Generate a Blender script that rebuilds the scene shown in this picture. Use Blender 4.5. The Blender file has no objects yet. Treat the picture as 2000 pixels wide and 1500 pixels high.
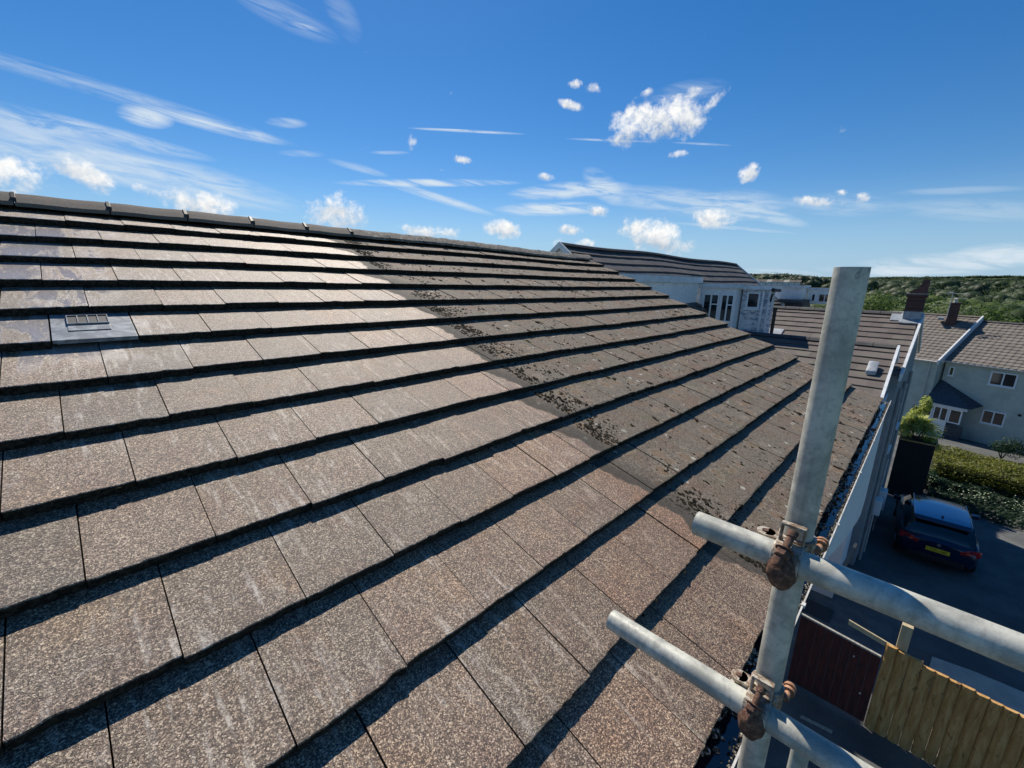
import bpy, bmesh, math, random
from mathutils import Vector, Matrix, noise as mnoise
random.seed(7)
rad = math.radians
scn = bpy.context.scene
COL = scn.collection

# ------------------------------------------------------------------ camera
R = [[0.7007607534645598, -0.7131253132199975, 0.019663520759588264],
     [-0.1570336884164988, -0.18108090770509094, -0.9708502075845741],
     [0.6958985465612729, 0.6772458877760577, -0.2388790915595732]]
cd = bpy.data.cameras.new('camera'); cam = bpy.data.objects.new('camera', cd); COL.objects.link(cam)
m = Matrix(((R[0][0], -R[1][0], -R[2][0]), (R[0][1], -R[1][1], -R[2][1]), (R[0][2], -R[1][2], -R[2][2])))
cam.matrix_world = Matrix.Translation((0.09343747, -4.67981989, -0.45716513)) @ m.to_4x4()
cd.sensor_fit = 'HORIZONTAL'; cd.sensor_width = 36.0; cd.lens = 829.19165 / 2000 * 36
cd.clip_start = 0.02; cd.clip_end = 6000
scn.camera = cam

# ------------------------------------------------------------------ light
SUN_EL, SUN_AZ = 50.0, 61.2          # azimuth counted from +X towards +Y
S = Vector((math.cos(rad(SUN_AZ))*math.cos(rad(SUN_EL)), math.sin(rad(SUN_AZ))*math.cos(rad(SUN_EL)), math.sin(rad(SUN_EL))))
sd = bpy.data.lights.new('sun', 'SUN'); sd.energy = 5.0; sd.angle = rad(0.53); sd.color = (1.0, 0.93, 0.82)
so = bpy.data.objects.new('sun', sd); COL.objects.link(so)
so.rotation_euler = S.to_track_quat('Z', 'Y').to_euler(); so.location = (0, 0, 30)
scn.view_settings.view_transform = 'Standard'; scn.view_settings.look = 'None'
scn.view_settings.exposure = 0.13; scn.view_settings.gamma = 1.0
CUMULUS=[
(-0.0273,0.9913,0.1284,0.9761,0.0541,-0.2104,0.2155,-0.1196,0.9691,0.0345,0.0269,1.0000),
(0.0452,0.9881,0.1473,0.8422,0.0416,-0.5375,0.5372,-0.1483,0.8303,0.0345,0.0176,1.0000),
(0.1169,0.9841,0.1337,0.9493,-0.0711,-0.3062,0.2918,-0.1627,0.9425,0.0216,0.0103,0.6000),
(0.1991,0.9727,0.1188,0.9640,-0.1727,-0.2020,0.1760,-0.1547,0.9722,0.0469,0.0239,1.0000),
(0.4117,0.9025,0.1261,0.9106,-0.4129,-0.0183,-0.0356,-0.1224,0.9918,0.0574,0.0280,1.0500),
(0.4093,0.9008,0.1451,0.9032,-0.4226,0.0757,-0.1295,-0.1001,0.9865,0.0215,0.0194,1.0000),
(0.5579,0.8241,0.0977,0.8295,-0.5503,-0.0950,0.0245,-0.1341,0.9907,0.0437,0.0117,0.9000),
(0.5983,0.7955,0.0964,0.7967,-0.6034,0.0341,-0.0853,-0.0564,0.9948,0.0290,0.0128,0.9000),
(0.6955,0.7103,0.1085,0.7178,-0.6937,-0.0600,-0.0326,-0.1196,0.9923,0.0362,0.0161,1.0000),
(0.7820,0.6187,0.0751,0.6197,-0.7847,0.0116,-0.0661,-0.0375,0.9971,0.0158,0.0153,0.8000),
(0.8152,0.5736,0.0800,0.5750,-0.8181,0.0067,-0.0692,-0.0406,0.9968,0.0200,0.0108,0.8000),
(0.7902,0.6030,0.1094,0.6115,-0.7876,-0.0759,-0.0404,-0.1268,0.9911,0.0246,0.0106,0.9000),
(0.8854,0.4542,0.0986,0.4647,-0.8674,-0.1779,-0.0047,-0.2034,0.9791,0.0571,0.0266,1.0500),
(0.8985,0.4305,0.0861,0.4391,-0.8805,-0.1787,0.0011,-0.1983,0.9801,0.0462,0.0224,1.0000),
(0.9295,0.3473,0.1238,0.3615,-0.9246,-0.1204,-0.0726,-0.1566,0.9850,0.0394,0.0174,1.0000),
(0.8378,0.4567,0.2993,0.4419,-0.8890,0.1198,-0.3208,-0.0319,0.9466,0.0645,0.0307,1.1000),
(0.8595,0.4111,0.3037,0.4530,-0.8879,-0.0801,-0.2367,-0.2064,0.9494,0.0408,0.0324,1.0500),
(0.8211,0.4954,0.2835,0.4306,-0.8637,0.2619,-0.3746,0.0930,0.9225,0.0314,0.0169,1.0000),
(0.7459,0.5765,0.3336,0.6567,-0.7203,-0.2233,-0.1116,-0.3856,0.9159,0.0250,0.0075,0.9500),
(0.7394,0.5654,0.3656,0.6151,-0.7881,-0.0252,-0.2739,-0.2435,0.9304,0.0136,0.0072,0.9000),
(0.7610,0.5411,0.3579,0.6421,-0.7068,-0.2967,-0.0925,-0.4556,0.8854,0.0176,0.0096,0.7000),
(0.8776,0.4122,0.2449,0.4387,-0.8964,-0.0636,-0.1933,-0.1632,0.9675,0.0188,0.0072,0.9000),
(0.9335,0.2963,0.2022,0.1368,-0.8152,0.5628,-0.3316,0.4977,0.8015,0.0154,0.0135,1.0000),
(0.9719,0.1830,0.1479,0.2069,-0.9640,-0.1670,-0.1120,-0.1929,0.9748,0.0346,0.0086,0.8000),
(0.9750,0.1553,0.1589,0.1707,-0.9814,-0.0878,-0.1423,-0.1127,0.9834,0.0131,0.0068,0.5500),
(0.9812,0.1218,0.1494,0.1360,-0.9868,-0.0885,-0.1366,-0.1071,0.9848,0.0104,0.0084,0.8000),
(0.6129,0.7532,0.2389,0.7851,-0.6145,-0.0769,-0.0889,-0.2347,0.9680,0.0210,0.0067,0.8500),
(0.5289,0.8062,0.2650,0.8463,-0.4780,-0.2351,0.0629,-0.3486,0.9351,0.0096,0.0152,0.7500),
(0.8777,0.3545,0.3225,0.0744,-0.7656,0.6390,-0.4734,0.5368,0.6983,0.0243,0.0093,0.7500),
(0.8578,0.3858,0.3395,0.3307,-0.9201,0.2099,-0.3934,0.0678,0.9169,0.0145,0.0122,0.5500),
(0.8182,0.4598,0.3452,0.4033,-0.8869,0.2254,-0.4098,0.0452,0.9111,0.0190,0.0087,0.5500),
(0.7424,0.6354,0.2123,0.6603,-0.7475,-0.0721,-0.1129,-0.1937,0.9745,0.0194,0.0068,0.7500),
(0.8220,0.5503,0.1464,0.5688,-0.8051,-0.1679,-0.0255,-0.2213,0.9749,0.0261,0.0101,0.8000),
(0.5841,0.7817,0.2186,0.7930,-0.6070,0.0516,-0.1730,-0.1432,0.9745,0.0095,0.0048,0.6000)]
WISPS=[
(0.1115,0.9579,0.2646,0.9919,-0.0909,-0.0889,0.0611,-0.2723,0.9603,0.2272,0.0124,0.4200),
(0.0465,0.9766,0.2100,0.9972,-0.0330,-0.0671,0.0586,-0.2126,0.9754,0.1675,0.0136,0.6200),
(0.1302,0.9613,0.2429,0.9904,-0.1375,0.0132,-0.0461,-0.2389,0.9700,0.0353,0.0157,0.8500),
(0.2280,0.9417,0.2473,0.9733,-0.2135,-0.0843,0.0266,-0.2599,0.9653,0.0991,0.0110,0.7500),
(0.3265,0.9058,0.2700,0.9269,-0.3628,0.0963,-0.1851,-0.2188,0.9580,0.0342,0.0084,0.5000),
(0.0241,0.9849,0.1717,0.9942,-0.0056,-0.1071,0.1045,-0.1733,0.9793,0.2083,0.0306,0.6200),
(0.1501,0.9757,0.1595,0.9834,-0.1307,-0.1255,0.1016,-0.1757,0.9792,0.2003,0.0328,0.6200),
(-0.0012,0.9786,0.2059,0.9985,-0.0103,0.0547,-0.0556,-0.2056,0.9771,0.0637,0.0157,0.4000),
(0.5654,0.8018,0.1936,0.8099,-0.5841,0.0537,-0.1561,-0.1264,0.9796,0.1835,0.0078,0.9500),
(0.5852,0.7940,0.1645,0.8056,-0.5461,-0.2300,0.0928,-0.2671,0.9592,0.1192,0.0093,0.7000),
(0.3503,0.9094,0.2243,0.9250,-0.3736,0.0697,-0.1472,-0.1831,0.9720,0.0404,0.0062,0.4000),
(0.6118,0.7365,0.2887,0.7687,-0.6396,0.0027,-0.1867,-0.2202,0.9574,0.1137,0.0029,0.8000),
(0.4924,0.8360,0.2422,0.8482,-0.5233,0.0818,-0.1952,-0.1651,0.9668,0.0402,0.0036,0.4000),
(0.7773,0.6009,0.1864,0.6014,-0.7967,0.0604,-0.1848,-0.0652,0.9806,0.1262,0.0171,0.8500),
(0.7591,0.6333,0.1505,0.6377,-0.7699,0.0232,-0.1305,-0.0784,0.9883,0.1198,0.0145,0.9000),
(0.8196,0.5398,0.1924,0.5360,-0.6034,-0.5905,0.2026,-0.5870,0.7838,0.0536,0.0234,0.6000),
(0.8996,0.4066,0.1594,0.4280,-0.8934,-0.1367,-0.0868,-0.1911,0.9777,0.1760,0.0270,0.5000),
(0.9414,0.3021,0.1496,0.3227,-0.9361,-0.1398,-0.0978,-0.1799,0.9788,0.0948,0.0278,0.4500),
(0.9602,0.2501,0.1242,0.2747,-0.9260,-0.2588,-0.0503,-0.2826,0.9579,0.0601,0.0107,0.5000),
(0.9427,0.3156,0.1084,0.3276,-0.9372,-0.1198,-0.0637,-0.1484,0.9869,0.1140,0.0038,0.5000),
(0.8052,0.5255,0.2747,0.5607,-0.8256,-0.0641,-0.1931,-0.2056,0.9594,0.0843,0.0023,0.7500),
(0.8904,0.3744,0.2588,0.4154,-0.9009,-0.1259,-0.1860,-0.2197,0.9577,0.0541,0.0022,0.5000),
(0.8519,0.3976,0.3408,0.4047,-0.9129,0.0534,-0.3324,-0.0925,0.9386,0.0666,0.0184,0.3000),
(0.9990,0.0278,0.0349,0.0256,-0.9976,0.0641,-0.0366,0.0632,0.9973,0.1049,0.0202,0.8500),
(0.9973,-0.0549,0.0493,-0.0586,-0.9954,0.0762,-0.0448,0.0789,0.9959,0.0576,0.0201,0.9000),
(0.9953,0.0926,0.0282,0.0937,-0.9948,-0.0408,-0.0243,-0.0432,0.9988,0.0791,0.0088,0.6000),
(0.9731,0.2295,0.0228,0.2303,-0.9719,-0.0495,-0.0108,-0.0534,0.9985,0.0739,0.0078,0.7000),
(0.9929,-0.0147,0.1179,0.0014,-0.9908,-0.1351,-0.1188,-0.1343,0.9838,0.1011,0.0166,0.3000),
(0.9784,0.1526,0.1397,0.1690,-0.9790,-0.1137,-0.1194,-0.1349,0.9836,0.0840,0.0189,0.3500),
(0.3227,0.8501,0.4161,0.9456,-0.2706,-0.1805,0.0409,-0.4517,0.8912,0.0790,0.0204,0.2500),
(0.3482,0.8442,0.4076,0.9333,-0.3530,-0.0660,-0.0882,-0.4034,0.9108,0.0256,0.0038,0.7000),
(0.4002,0.8087,0.4312,0.6743,0.0588,-0.7361,0.6206,-0.5853,0.5217,0.0394,0.0227,0.1800),
(0.2477,0.9633,0.1033,0.9628,-0.2566,0.0843,-0.1077,-0.0785,0.9911,0.0338,0.0046,0.4000),
(0.4430,0.8715,0.2104,0.8950,-0.4163,-0.1604,0.0521,-0.2594,0.9644,0.0574,0.0077,0.5000),
(0.9890,0.0076,0.1476,0.0181,-0.9974,-0.0699,-0.1467,-0.0718,0.9866,0.0734,0.0061,0.2500)]

def build_world():
    w = bpy.data.worlds.new('World'); scn.world = w; w.use_nodes = True
    nt = w.node_tree; N = nt.nodes; L = nt.links; N.clear()
    def mth(op, a, b=None, c=None, clamp=False):
        n = N.new('ShaderNodeMath'); n.operation = op; n.use_clamp = clamp
        for i, v in enumerate((a, b, c)):
            if v is None: continue
            if isinstance(v, (int, float)): n.inputs[i].default_value = v
            else: L.new(v, n.inputs[i])
        return n.outputs[0]
    def dot(v, vec):
        n = N.new('ShaderNodeVectorMath'); n.operation = 'DOT_PRODUCT'; L.new(v, n.inputs[0]); n.inputs[1].default_value = vec
        return n.outputs['Value']
    tc = N.new('ShaderNodeTexCoord'); D = tc.outputs['Generated']
    sky = N.new('ShaderNodeTexSky'); sky.sky_type = 'NISHITA'; sky.sun_disc = False
    sky.sun_elevation = rad(SUN_EL); sky.sun_rotation = rad(90 - SUN_AZ)
    sky.altitude = 60; sky.air_density = 1.0; sky.dust_density = 0.1; sky.ozone_density = 1.6
    hs = N.new('ShaderNodeHueSaturation'); hs.inputs['Saturation'].default_value = SKY_SAT; hs.inputs['Value'].default_value = 1.0
    tn = N.new('ShaderNodeMix'); tn.data_type = 'RGBA'; tn.blend_type = 'MULTIPLY'; tn.inputs['Factor'].default_value = 1
    L.new(sky.outputs[0], tn.inputs[6]); tn.inputs[7].default_value = (*SKY_TINT, 1); L.new(tn.outputs[2], hs.inputs['Color'])
    def noise(vec, scale, detail, rough=0.55, dist=0.0):
        n = N.new('ShaderNodeTexNoise'); L.new(vec, n.inputs['Vector']); n.inputs['Scale'].default_value = scale
        n.inputs['Detail'].default_value = detail; n.inputs['Roughness'].default_value = rough; n.inputs['Distortion'].default_value = dist
        return n.outputs['Fac']
    # cumulus: lobes in the sky eaten away by fractal noise
    nbig = noise(D, 21, 6, 0.62, 0.5); nsm = noise(D, 75, 5, 0.6, 0.3)
    pert = mth('ADD', mth('MULTIPLY', mth('SUBTRACT', nbig, 0.5), 4.6), mth('MULTIPLY', mth('SUBTRACT', nsm, 0.5), 2.6))
    acc = None; shade = None
    for c in CUMULUS:
        cv, ax, up, ra, rb, op = c[0:3], c[3:6], c[6:9], c[9], c[10], c[11]
        x = dot(D, tuple(v/ra for v in ax)); y = dot(D, tuple(v/rb for v in up))
        r2 = mth('ADD', mth('MULTIPLY', x, x), mth('MULTIPLY', y, y))
        front = mth('GREATER_THAN', dot(D, cv), 0.5)
        f = mth('MULTIPLY', mth('MAXIMUM', mth('SUBTRACT', op*1.18, r2), -1.5), 1.0)
        f = mth('SUBTRACT', mth('MULTIPLY', mth('ADD', f, 1.5), front), 1.5)
        acc = f if acc is None else mth('MAXIMUM', acc, f)
        ys = mth('MULTIPLY', mth('MULTIPLY', mth('ADD', f, 0.6, None, True), front), y)
        shade = ys if shade is None else mth('ADD', shade, ys)
    dens = N.new('ShaderNodeMapRange'); dens.interpolation_type = 'SMOOTHSTEP'
    L.new(mth('ADD', acc, pert), dens.inputs['Value']); dens.inputs['From Min'].default_value = -.45; dens.inputs['From Max'].default_value = 1.6
    # wisps: drawn-out noise in three wind directions
    def wn(ax, up, seed, sx, sy):
        cx = N.new('ShaderNodeCombineXYZ'); L.new(mth('MULTIPLY', dot(D, ax), sx), cx.inputs[0]); L.new(mth('MULTIPLY', dot(D, up), sy), cx.inputs[1]); cx.inputs[2].default_value = seed
        mr = N.new('ShaderNodeMapRange'); mr.interpolation_type = 'SMOOTHSTEP'; L.new(noise(cx.outputs[0], 1.0, 5, 0.62, 0.6), mr.inputs['Value'])
        mr.inputs['From Min'].default_value = 0.28; mr.inputs['From Max'].default_value = 0.66; return mr.outputs[0]
    left = [c for c in WISPS if c[11] < 0]
    refs = [WISPS[0], WISPS[5], WISPS[19], WISPS[28]]
    nz = [wn(c[3:6], c[6:9], 3.1*q+1, (9, 12, 13, 12)[q], (75, 60, 85, 60)[q]) for q, c in enumerate(refs)]
    wacc = None
    for c in WISPS:
        cv, ax, up, ra, rb, op = c[0:3], c[3:6], c[6:9], c[9], c[10], c[11]
        x = dot(D, tuple(v/ra for v in ax)); y = dot(D, tuple(v/rb for v in up))
        q = max(range(4), key=lambda i: Vector(refs[i][0:3]).dot(Vector(cv)) + .5*abs(Vector(refs[i][3:6]).dot(Vector(ax))))
        f = mth('SUBTRACT', 1.15, mth('MULTIPLY_ADD', x, x, mth('MULTIPLY', y, y)), None, True)
        f = mth('MULTIPLY', mth('MULTIPLY', f, mth('GREATER_THAN', dot(D, cv), 0.5)), mth('MULTIPLY', nz[q], op))
        wacc = f if wacc is None else mth('ADD', wacc, mth('MULTIPLY', f, mth('SUBTRACT', 1.0, wacc)))
    # cloud colours
    cr = N.new('ShaderNodeMix'); cr.data_type = 'RGBA'
    sh = mth('ADD', mth('MULTIPLY', shade, 0.45), mth('ADD', 0.62, mth('MULTIPLY', mth('SUBTRACT', nsm, 0.5), 1.5)), None, True)
    L.new(sh, cr.inputs['Factor']); cr.inputs[6].default_value = (5.8, 6.6, 7.6, 1); cr.inputs[7].default_value = (11.6, 11.6, 11.4, 1)
    up_ = dot(D, (0, 0, 1)); hz = N.new('ShaderNodeMapRange'); hz.interpolation_type = 'SMOOTHSTEP'; L.new(up_, hz.inputs['Value'])
    for k_, v_ in zip(('From Min', 'From Max', 'To Min', 'To Max'), (.0, .20, .75, 0)): hz.inputs[k_].default_value = v_
    m0 = N.new('ShaderNodeMix'); m0.data_type = 'RGBA'; L.new(hz.outputs[0], m0.inputs['Factor']); L.new(hs.outputs[0], m0.inputs[6]); m0.inputs[7].default_value = (3.6, 6.1, 9.0, 1)
    m1 = N.new('ShaderNodeMix'); m1.data_type = 'RGBA'; L.new(wacc, m1.inputs['Factor'])
    L.new(m0.outputs[2], m1.inputs[6]); m1.inputs[7].default_value = (8.2, 9.3, 10.2, 1)
    m2 = N.new('ShaderNodeMix'); m2.data_type = 'RGBA'; L.new(dens.outputs[0], m2.inputs['Factor'])
    L.new(m1.outputs[2], m2.inputs[6]); L.new(cr.outputs[2], m2.inputs[7])
    bg = N.new('ShaderNodeBackground'); bg.inputs['Strength'].default_value = SKY_STR
    L.new(m2.outputs[2], bg.inputs['Color'])
    o = N.new('ShaderNodeOutputWorld'); L.new(bg.outputs[0], o.inputs[0])
    w.cycles.sampling_method = 'MANUAL'; w.cycles.sample_map_resolution = 512
SKY_SAT, SKY_STR, SKY_TINT = 1.30, 0.079, (.92, 1.0, 1.14)
build_world()

# ------------------------------------------------------------------ helpers
def tag(o, label=None, cat=None, group=None, kind=None):
    if label: o['label'] = label
    if cat: o['category'] = cat
    if group: o['group'] = group
    if kind: o['kind'] = kind
    return o
def empty(name, loc, label, cat, group=None, rz=0.0):
    o = bpy.data.objects.new(name, None); COL.objects.link(o); o.location = loc; o.rotation_euler = (0, 0, rz)
    o.empty_display_size = 0.1
    return tag(o, label, cat, group)

class MB:
    """collects vertices and faces, links them as one mesh object (world coordinates, re-based on the parent)"""
    def __init__(s): s.v = []; s.f = []; s.uv = []; s.tone = []; s.mi = []
    def face(s, pts, uv=None, tone=0.0, mi=0):
        b = len(s.v); s.v += [tuple(p) for p in pts]; s.f.append(tuple(range(b, b+len(pts))))
        s.uv.append(uv); s.tone.append(tone); s.mi.append(mi)
    def add(s, vs, fs, mi=0):
        b = len(s.v); s.v += [tuple(p) for p in vs]
        for f in fs: s.f.append(tuple(b+i for i in f)); s.uv.append(None); s.tone.append(0.0); s.mi.append(mi)
    def box(s, x0, x1, y0, y1, z0, z1, M=None, mi=0):
        vs = [Vector((x, y, z)) for z in (z0, z1) for y in (y0, y1) for x in (x0, x1)]
        if M is not None: vs = [M @ v for v in vs]
        s.add(vs, [(0, 2, 3, 1), (4, 5, 7, 6), (0, 1, 5, 4), (2, 6, 7, 3), (0, 4, 6, 2), (1, 3, 7, 5)], mi)
        return s
    def prism(s, poly, ext, mi=0):
        """poly: 3D points, ext: extrusion vector"""
        n = len(poly); e = Vector(ext); a = [Vector(p) for p in poly]; b = [p+e for p in a]
        s.add(a+b, [tuple(range(n-1, -1, -1)), tuple(range(n, 2*n))] + [(i, (i+1) % n, n+(i+1) % n, n+i) for i in range(n)], mi)
        return s
    def tube(s, p0, p1, r0, r1=None, seg=20, inner=None, cap=True, mi=0):
        r1 = r0 if r1 is None else r1
        p0 = Vector(p0); p1 = Vector(p1); d = (p1-p0).normalized()
        a = d.orthogonal().normalized(); b = d.cross(a)
        ring = lambda p, r: [p + a*math.cos(t)*r + b*math.sin(t)*r for t in [2*math.pi*i/seg for i in range(seg)]]
        if inner:
            vs = ring(p0, r0)+ring(p1, r1)+ring(p1, inner)+ring(p0, inner); k = 4
            fs = [(q*seg+i, q*seg+(i+1) % seg, ((q+1) % k)*seg+(i+1) % seg, ((q+1) % k)*seg+i) for q in range(k) for i in range(seg)]
            s.add(vs, fs, mi)
        else:
            vs = ring(p0, r0)+ring(p1, r1); fs = [(i, (i+1) % seg, seg+(i+1) % seg, seg+i) for i in range(seg)]
            if cap: fs += [tuple(range(seg-1, -1, -1)), tuple(range(seg, 2*seg))]
            s.add(vs, fs, mi)
        return s
    def build(s, name, mat, parent=None, smooth=False, bevel=0.0, weld=False, soft=False):
        me = bpy.data.meshes.new(name)
        off = Vector((0, 0, 0)); M = None
        if parent is not None:
            M = world_of(parent).inverted()
        vs = [M @ Vector(p) for p in s.v] if M else s.v
        me.from_pydata([tuple(p) for p in vs], [], s.f)
        if any(u is not None for u in s.uv):
            l = me.uv_layers.new(name='UVMap'); k = 0
            flat = []
            for f, u in zip(s.f, s.uv):
                for j in range(len(f)): flat += list(u[j]) if u else [0, 0]
            l.data.foreach_set('uv', flat)
            a = me.attributes.new('tone', 'FLOAT', 'FACE'); a.data.foreach_set('value', s.tone)
        mats = mat if isinstance(mat, (list, tuple)) else [mat]
        for mm in mats: me.materials.append(mm)
        if len(mats) > 1: me.polygons.foreach_set('material_index', s.mi)
        bm = bmesh.new(); bm.from_mesh(me)
        if weld: bmesh.ops.remove_doubles(bm, verts=bm.verts, dist=1e-5)
        if bevel > 0:
            if not weld: bmesh.ops.remove_doubles(bm, verts=bm.verts, dist=1e-5)
            bmesh.ops.bevel(bm, geom=[e for e in bm.edges if len(e.link_faces) == 2 and e.calc_face_angle(0) > 0.6], offset=bevel, segments=2, profile=.6, affect='EDGES')
        if weld or bevel > 0: bmesh.ops.recalc_face_normals(bm, faces=bm.faces)
        bm.to_mesh(me); bm.free()
        if smooth:
            me.polygons.foreach_set('use_smooth', [True]*len(me.polygons))
            try:
                if not soft: me.set_sharp_from_angle(angle=rad(38))
            except Exception: pass
        me.update()
        o = bpy.data.objects.new(name, me); COL.objects.link(o)
        if parent is not None: o.parent = parent
        return o
def world_of(o):
    M = Matrix.Translation(o.location) @ o.rotation_euler.to_matrix().to_4x4()
    if o.parent: M = world_of(o.parent) @ M
    return M

# ------------------------------------------------------------------ materials
class Mat:
    def __init__(s, name, color=(.5, .5, .5), rough=.7, metal=0.0, spec=.5):
        s.m = bpy.data.materials.new(name); s.m.use_nodes = True; s.nt = s.m.node_tree; s.N = s.nt.nodes; s.L = s.nt.links
        s.b = s.N['Principled BSDF']; s.b.inputs['Base Color'].default_value = (*color, 1); s.b.inputs['Roughness'].default_value = rough
        s.b.inputs['Metallic'].default_value = metal; s.b.inputs['Specular IOR Level'].default_value = spec
        s.tc = s.N.new('ShaderNodeTexCoord'); s.P = s.tc.outputs['Object']
        g = s.N.new('ShaderNodeNewGeometry'); s.W = g.outputs['Position']
    def mapped(s, vec, scale=(1, 1, 1), rot=(0, 0, 0), loc=(0, 0, 0)):
        n = s.N.new('ShaderNodeMapping'); n.inputs['Scale'].default_value = scale; n.inputs['Rotation'].default_value = rot; n.inputs['Location'].default_value = loc
        s.L.new(vec, n.inputs['Vector']); return n.outputs[0]
    def noise(s, vec, scale, detail=4, rough=.55, dist=0., col=False):
        n = s.N.new('ShaderNodeTexNoise'); s.L.new(vec, n.inputs['Vector']); n.inputs['Scale'].default_value = scale
        n.inputs['Detail'].default_value = detail; n.inputs['Roughness'].default_value = rough; n.inputs['Distortion'].default_value = dist
        return n.outputs['Color' if col else 'Fac']
    def voro(s, vec, scale, feature='F1', out='Distance', rnd=1.0):
        n = s.N.new('ShaderNodeTexVoronoi'); n.feature = feature; s.L.new(vec, n.inputs['Vector']); n.inputs['Scale'].default_value = scale
        n.inputs['Randomness'].default_value = rnd; return n.outputs[out]
    def math(s, op, a, b=None, c=None, clamp=False):
        n = s.N.new('ShaderNodeMath'); n.operation = op; n.use_clamp = clamp
        for i, v in enumerate((a, b, c)):
            if v is None: continue
            if isinstance(v, (int, float)): n.inputs[i].default_value = v
            else: s.L.new(v, n.inputs[i])
        return n.outputs[0]
    def step(s, v, a, b, lo=0., hi=1., smooth=True):
        n = s.N.new('ShaderNodeMapRange'); n.interpolation_type = 'SMOOTHSTEP' if smooth else 'LINEAR'; s.L.new(v, n.inputs['Value'])
        for k, x in zip(('From Min', 'From Max', 'To Min', 'To Max'), (a, b, lo, hi)): n.inputs[k].default_value = x
        return n.outputs[0]
    def ramp(s, v, stops):
        n = s.N.new('ShaderNodeValToRGB'); e = n.color_ramp.elements
        while len(e) < len(stops): e.new(0.5)
        for i, (p, c) in enumerate(stops): e[i].position = p; e[i].color = (*c, 1)
        s.L.new(v, n.inputs[0]); return n.outputs[0]
    def mix(s, f, a, b, mode='MIX'):
        n = s.N.new('ShaderNodeMix'); n.data_type = 'RGBA'; n.blend_type = mode; n.clamp_factor = True
        for i, v in ((0, f), (6, a), (7, b)):
            if isinstance(v, (int, float)): n.inputs[i].default_value = v
            elif isinstance(v, tuple): n.inputs[i].default_value = (*v, 1)
            else: s.L.new(v, n.inputs[i])
        return n.outputs[2]
    def sep(s, v):
        n = s.N.new('ShaderNodeSeparateXYZ'); s.L.new(v, n.inputs[0]); return n.outputs
    def comb(s, x, y, z):
        n = s.N.new('ShaderNodeCombineXYZ')
        for i, v in enumerate((x, y, z)):
            if isinstance(v, (int, float)): n.inputs[i].default_value = v
            else: s.L.new(v, n.inputs[i])
        return n.outputs[0]
    def color(s, c): s.L.new(c, s.b.inputs['Base Color']); return s
    def roughness(s, c): s.L.new(c, s.b.inputs['Roughness']); return s
    def bump(s, h, strength=.3, dist=.01):
        n = s.N.new('ShaderNodeBump'); n.inputs['Strength'].default_value = strength; n.inputs['Distance'].default_value = dist
        s.L.new(h, n.inputs['Height']); s.L.new(n.outputs[0], s.b.inputs['Normal']); return s

def simple(name, c1, c2=None, scale=8, rough=.7, metal=0., bump=0.0, bscale=60, bd=.004, spec=.5, detail=5, lo=.35, hi=.65):
    k = Mat(name, c1, rough, metal, spec)
    if c2: k.color(k.mix(k.step(k.noise(k.W, scale, detail, .6), lo, hi), c1, c2))
    if bump: k.bump(k.noise(k.W, bscale, 4, .6), bump, bd)
    return k.m

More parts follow.
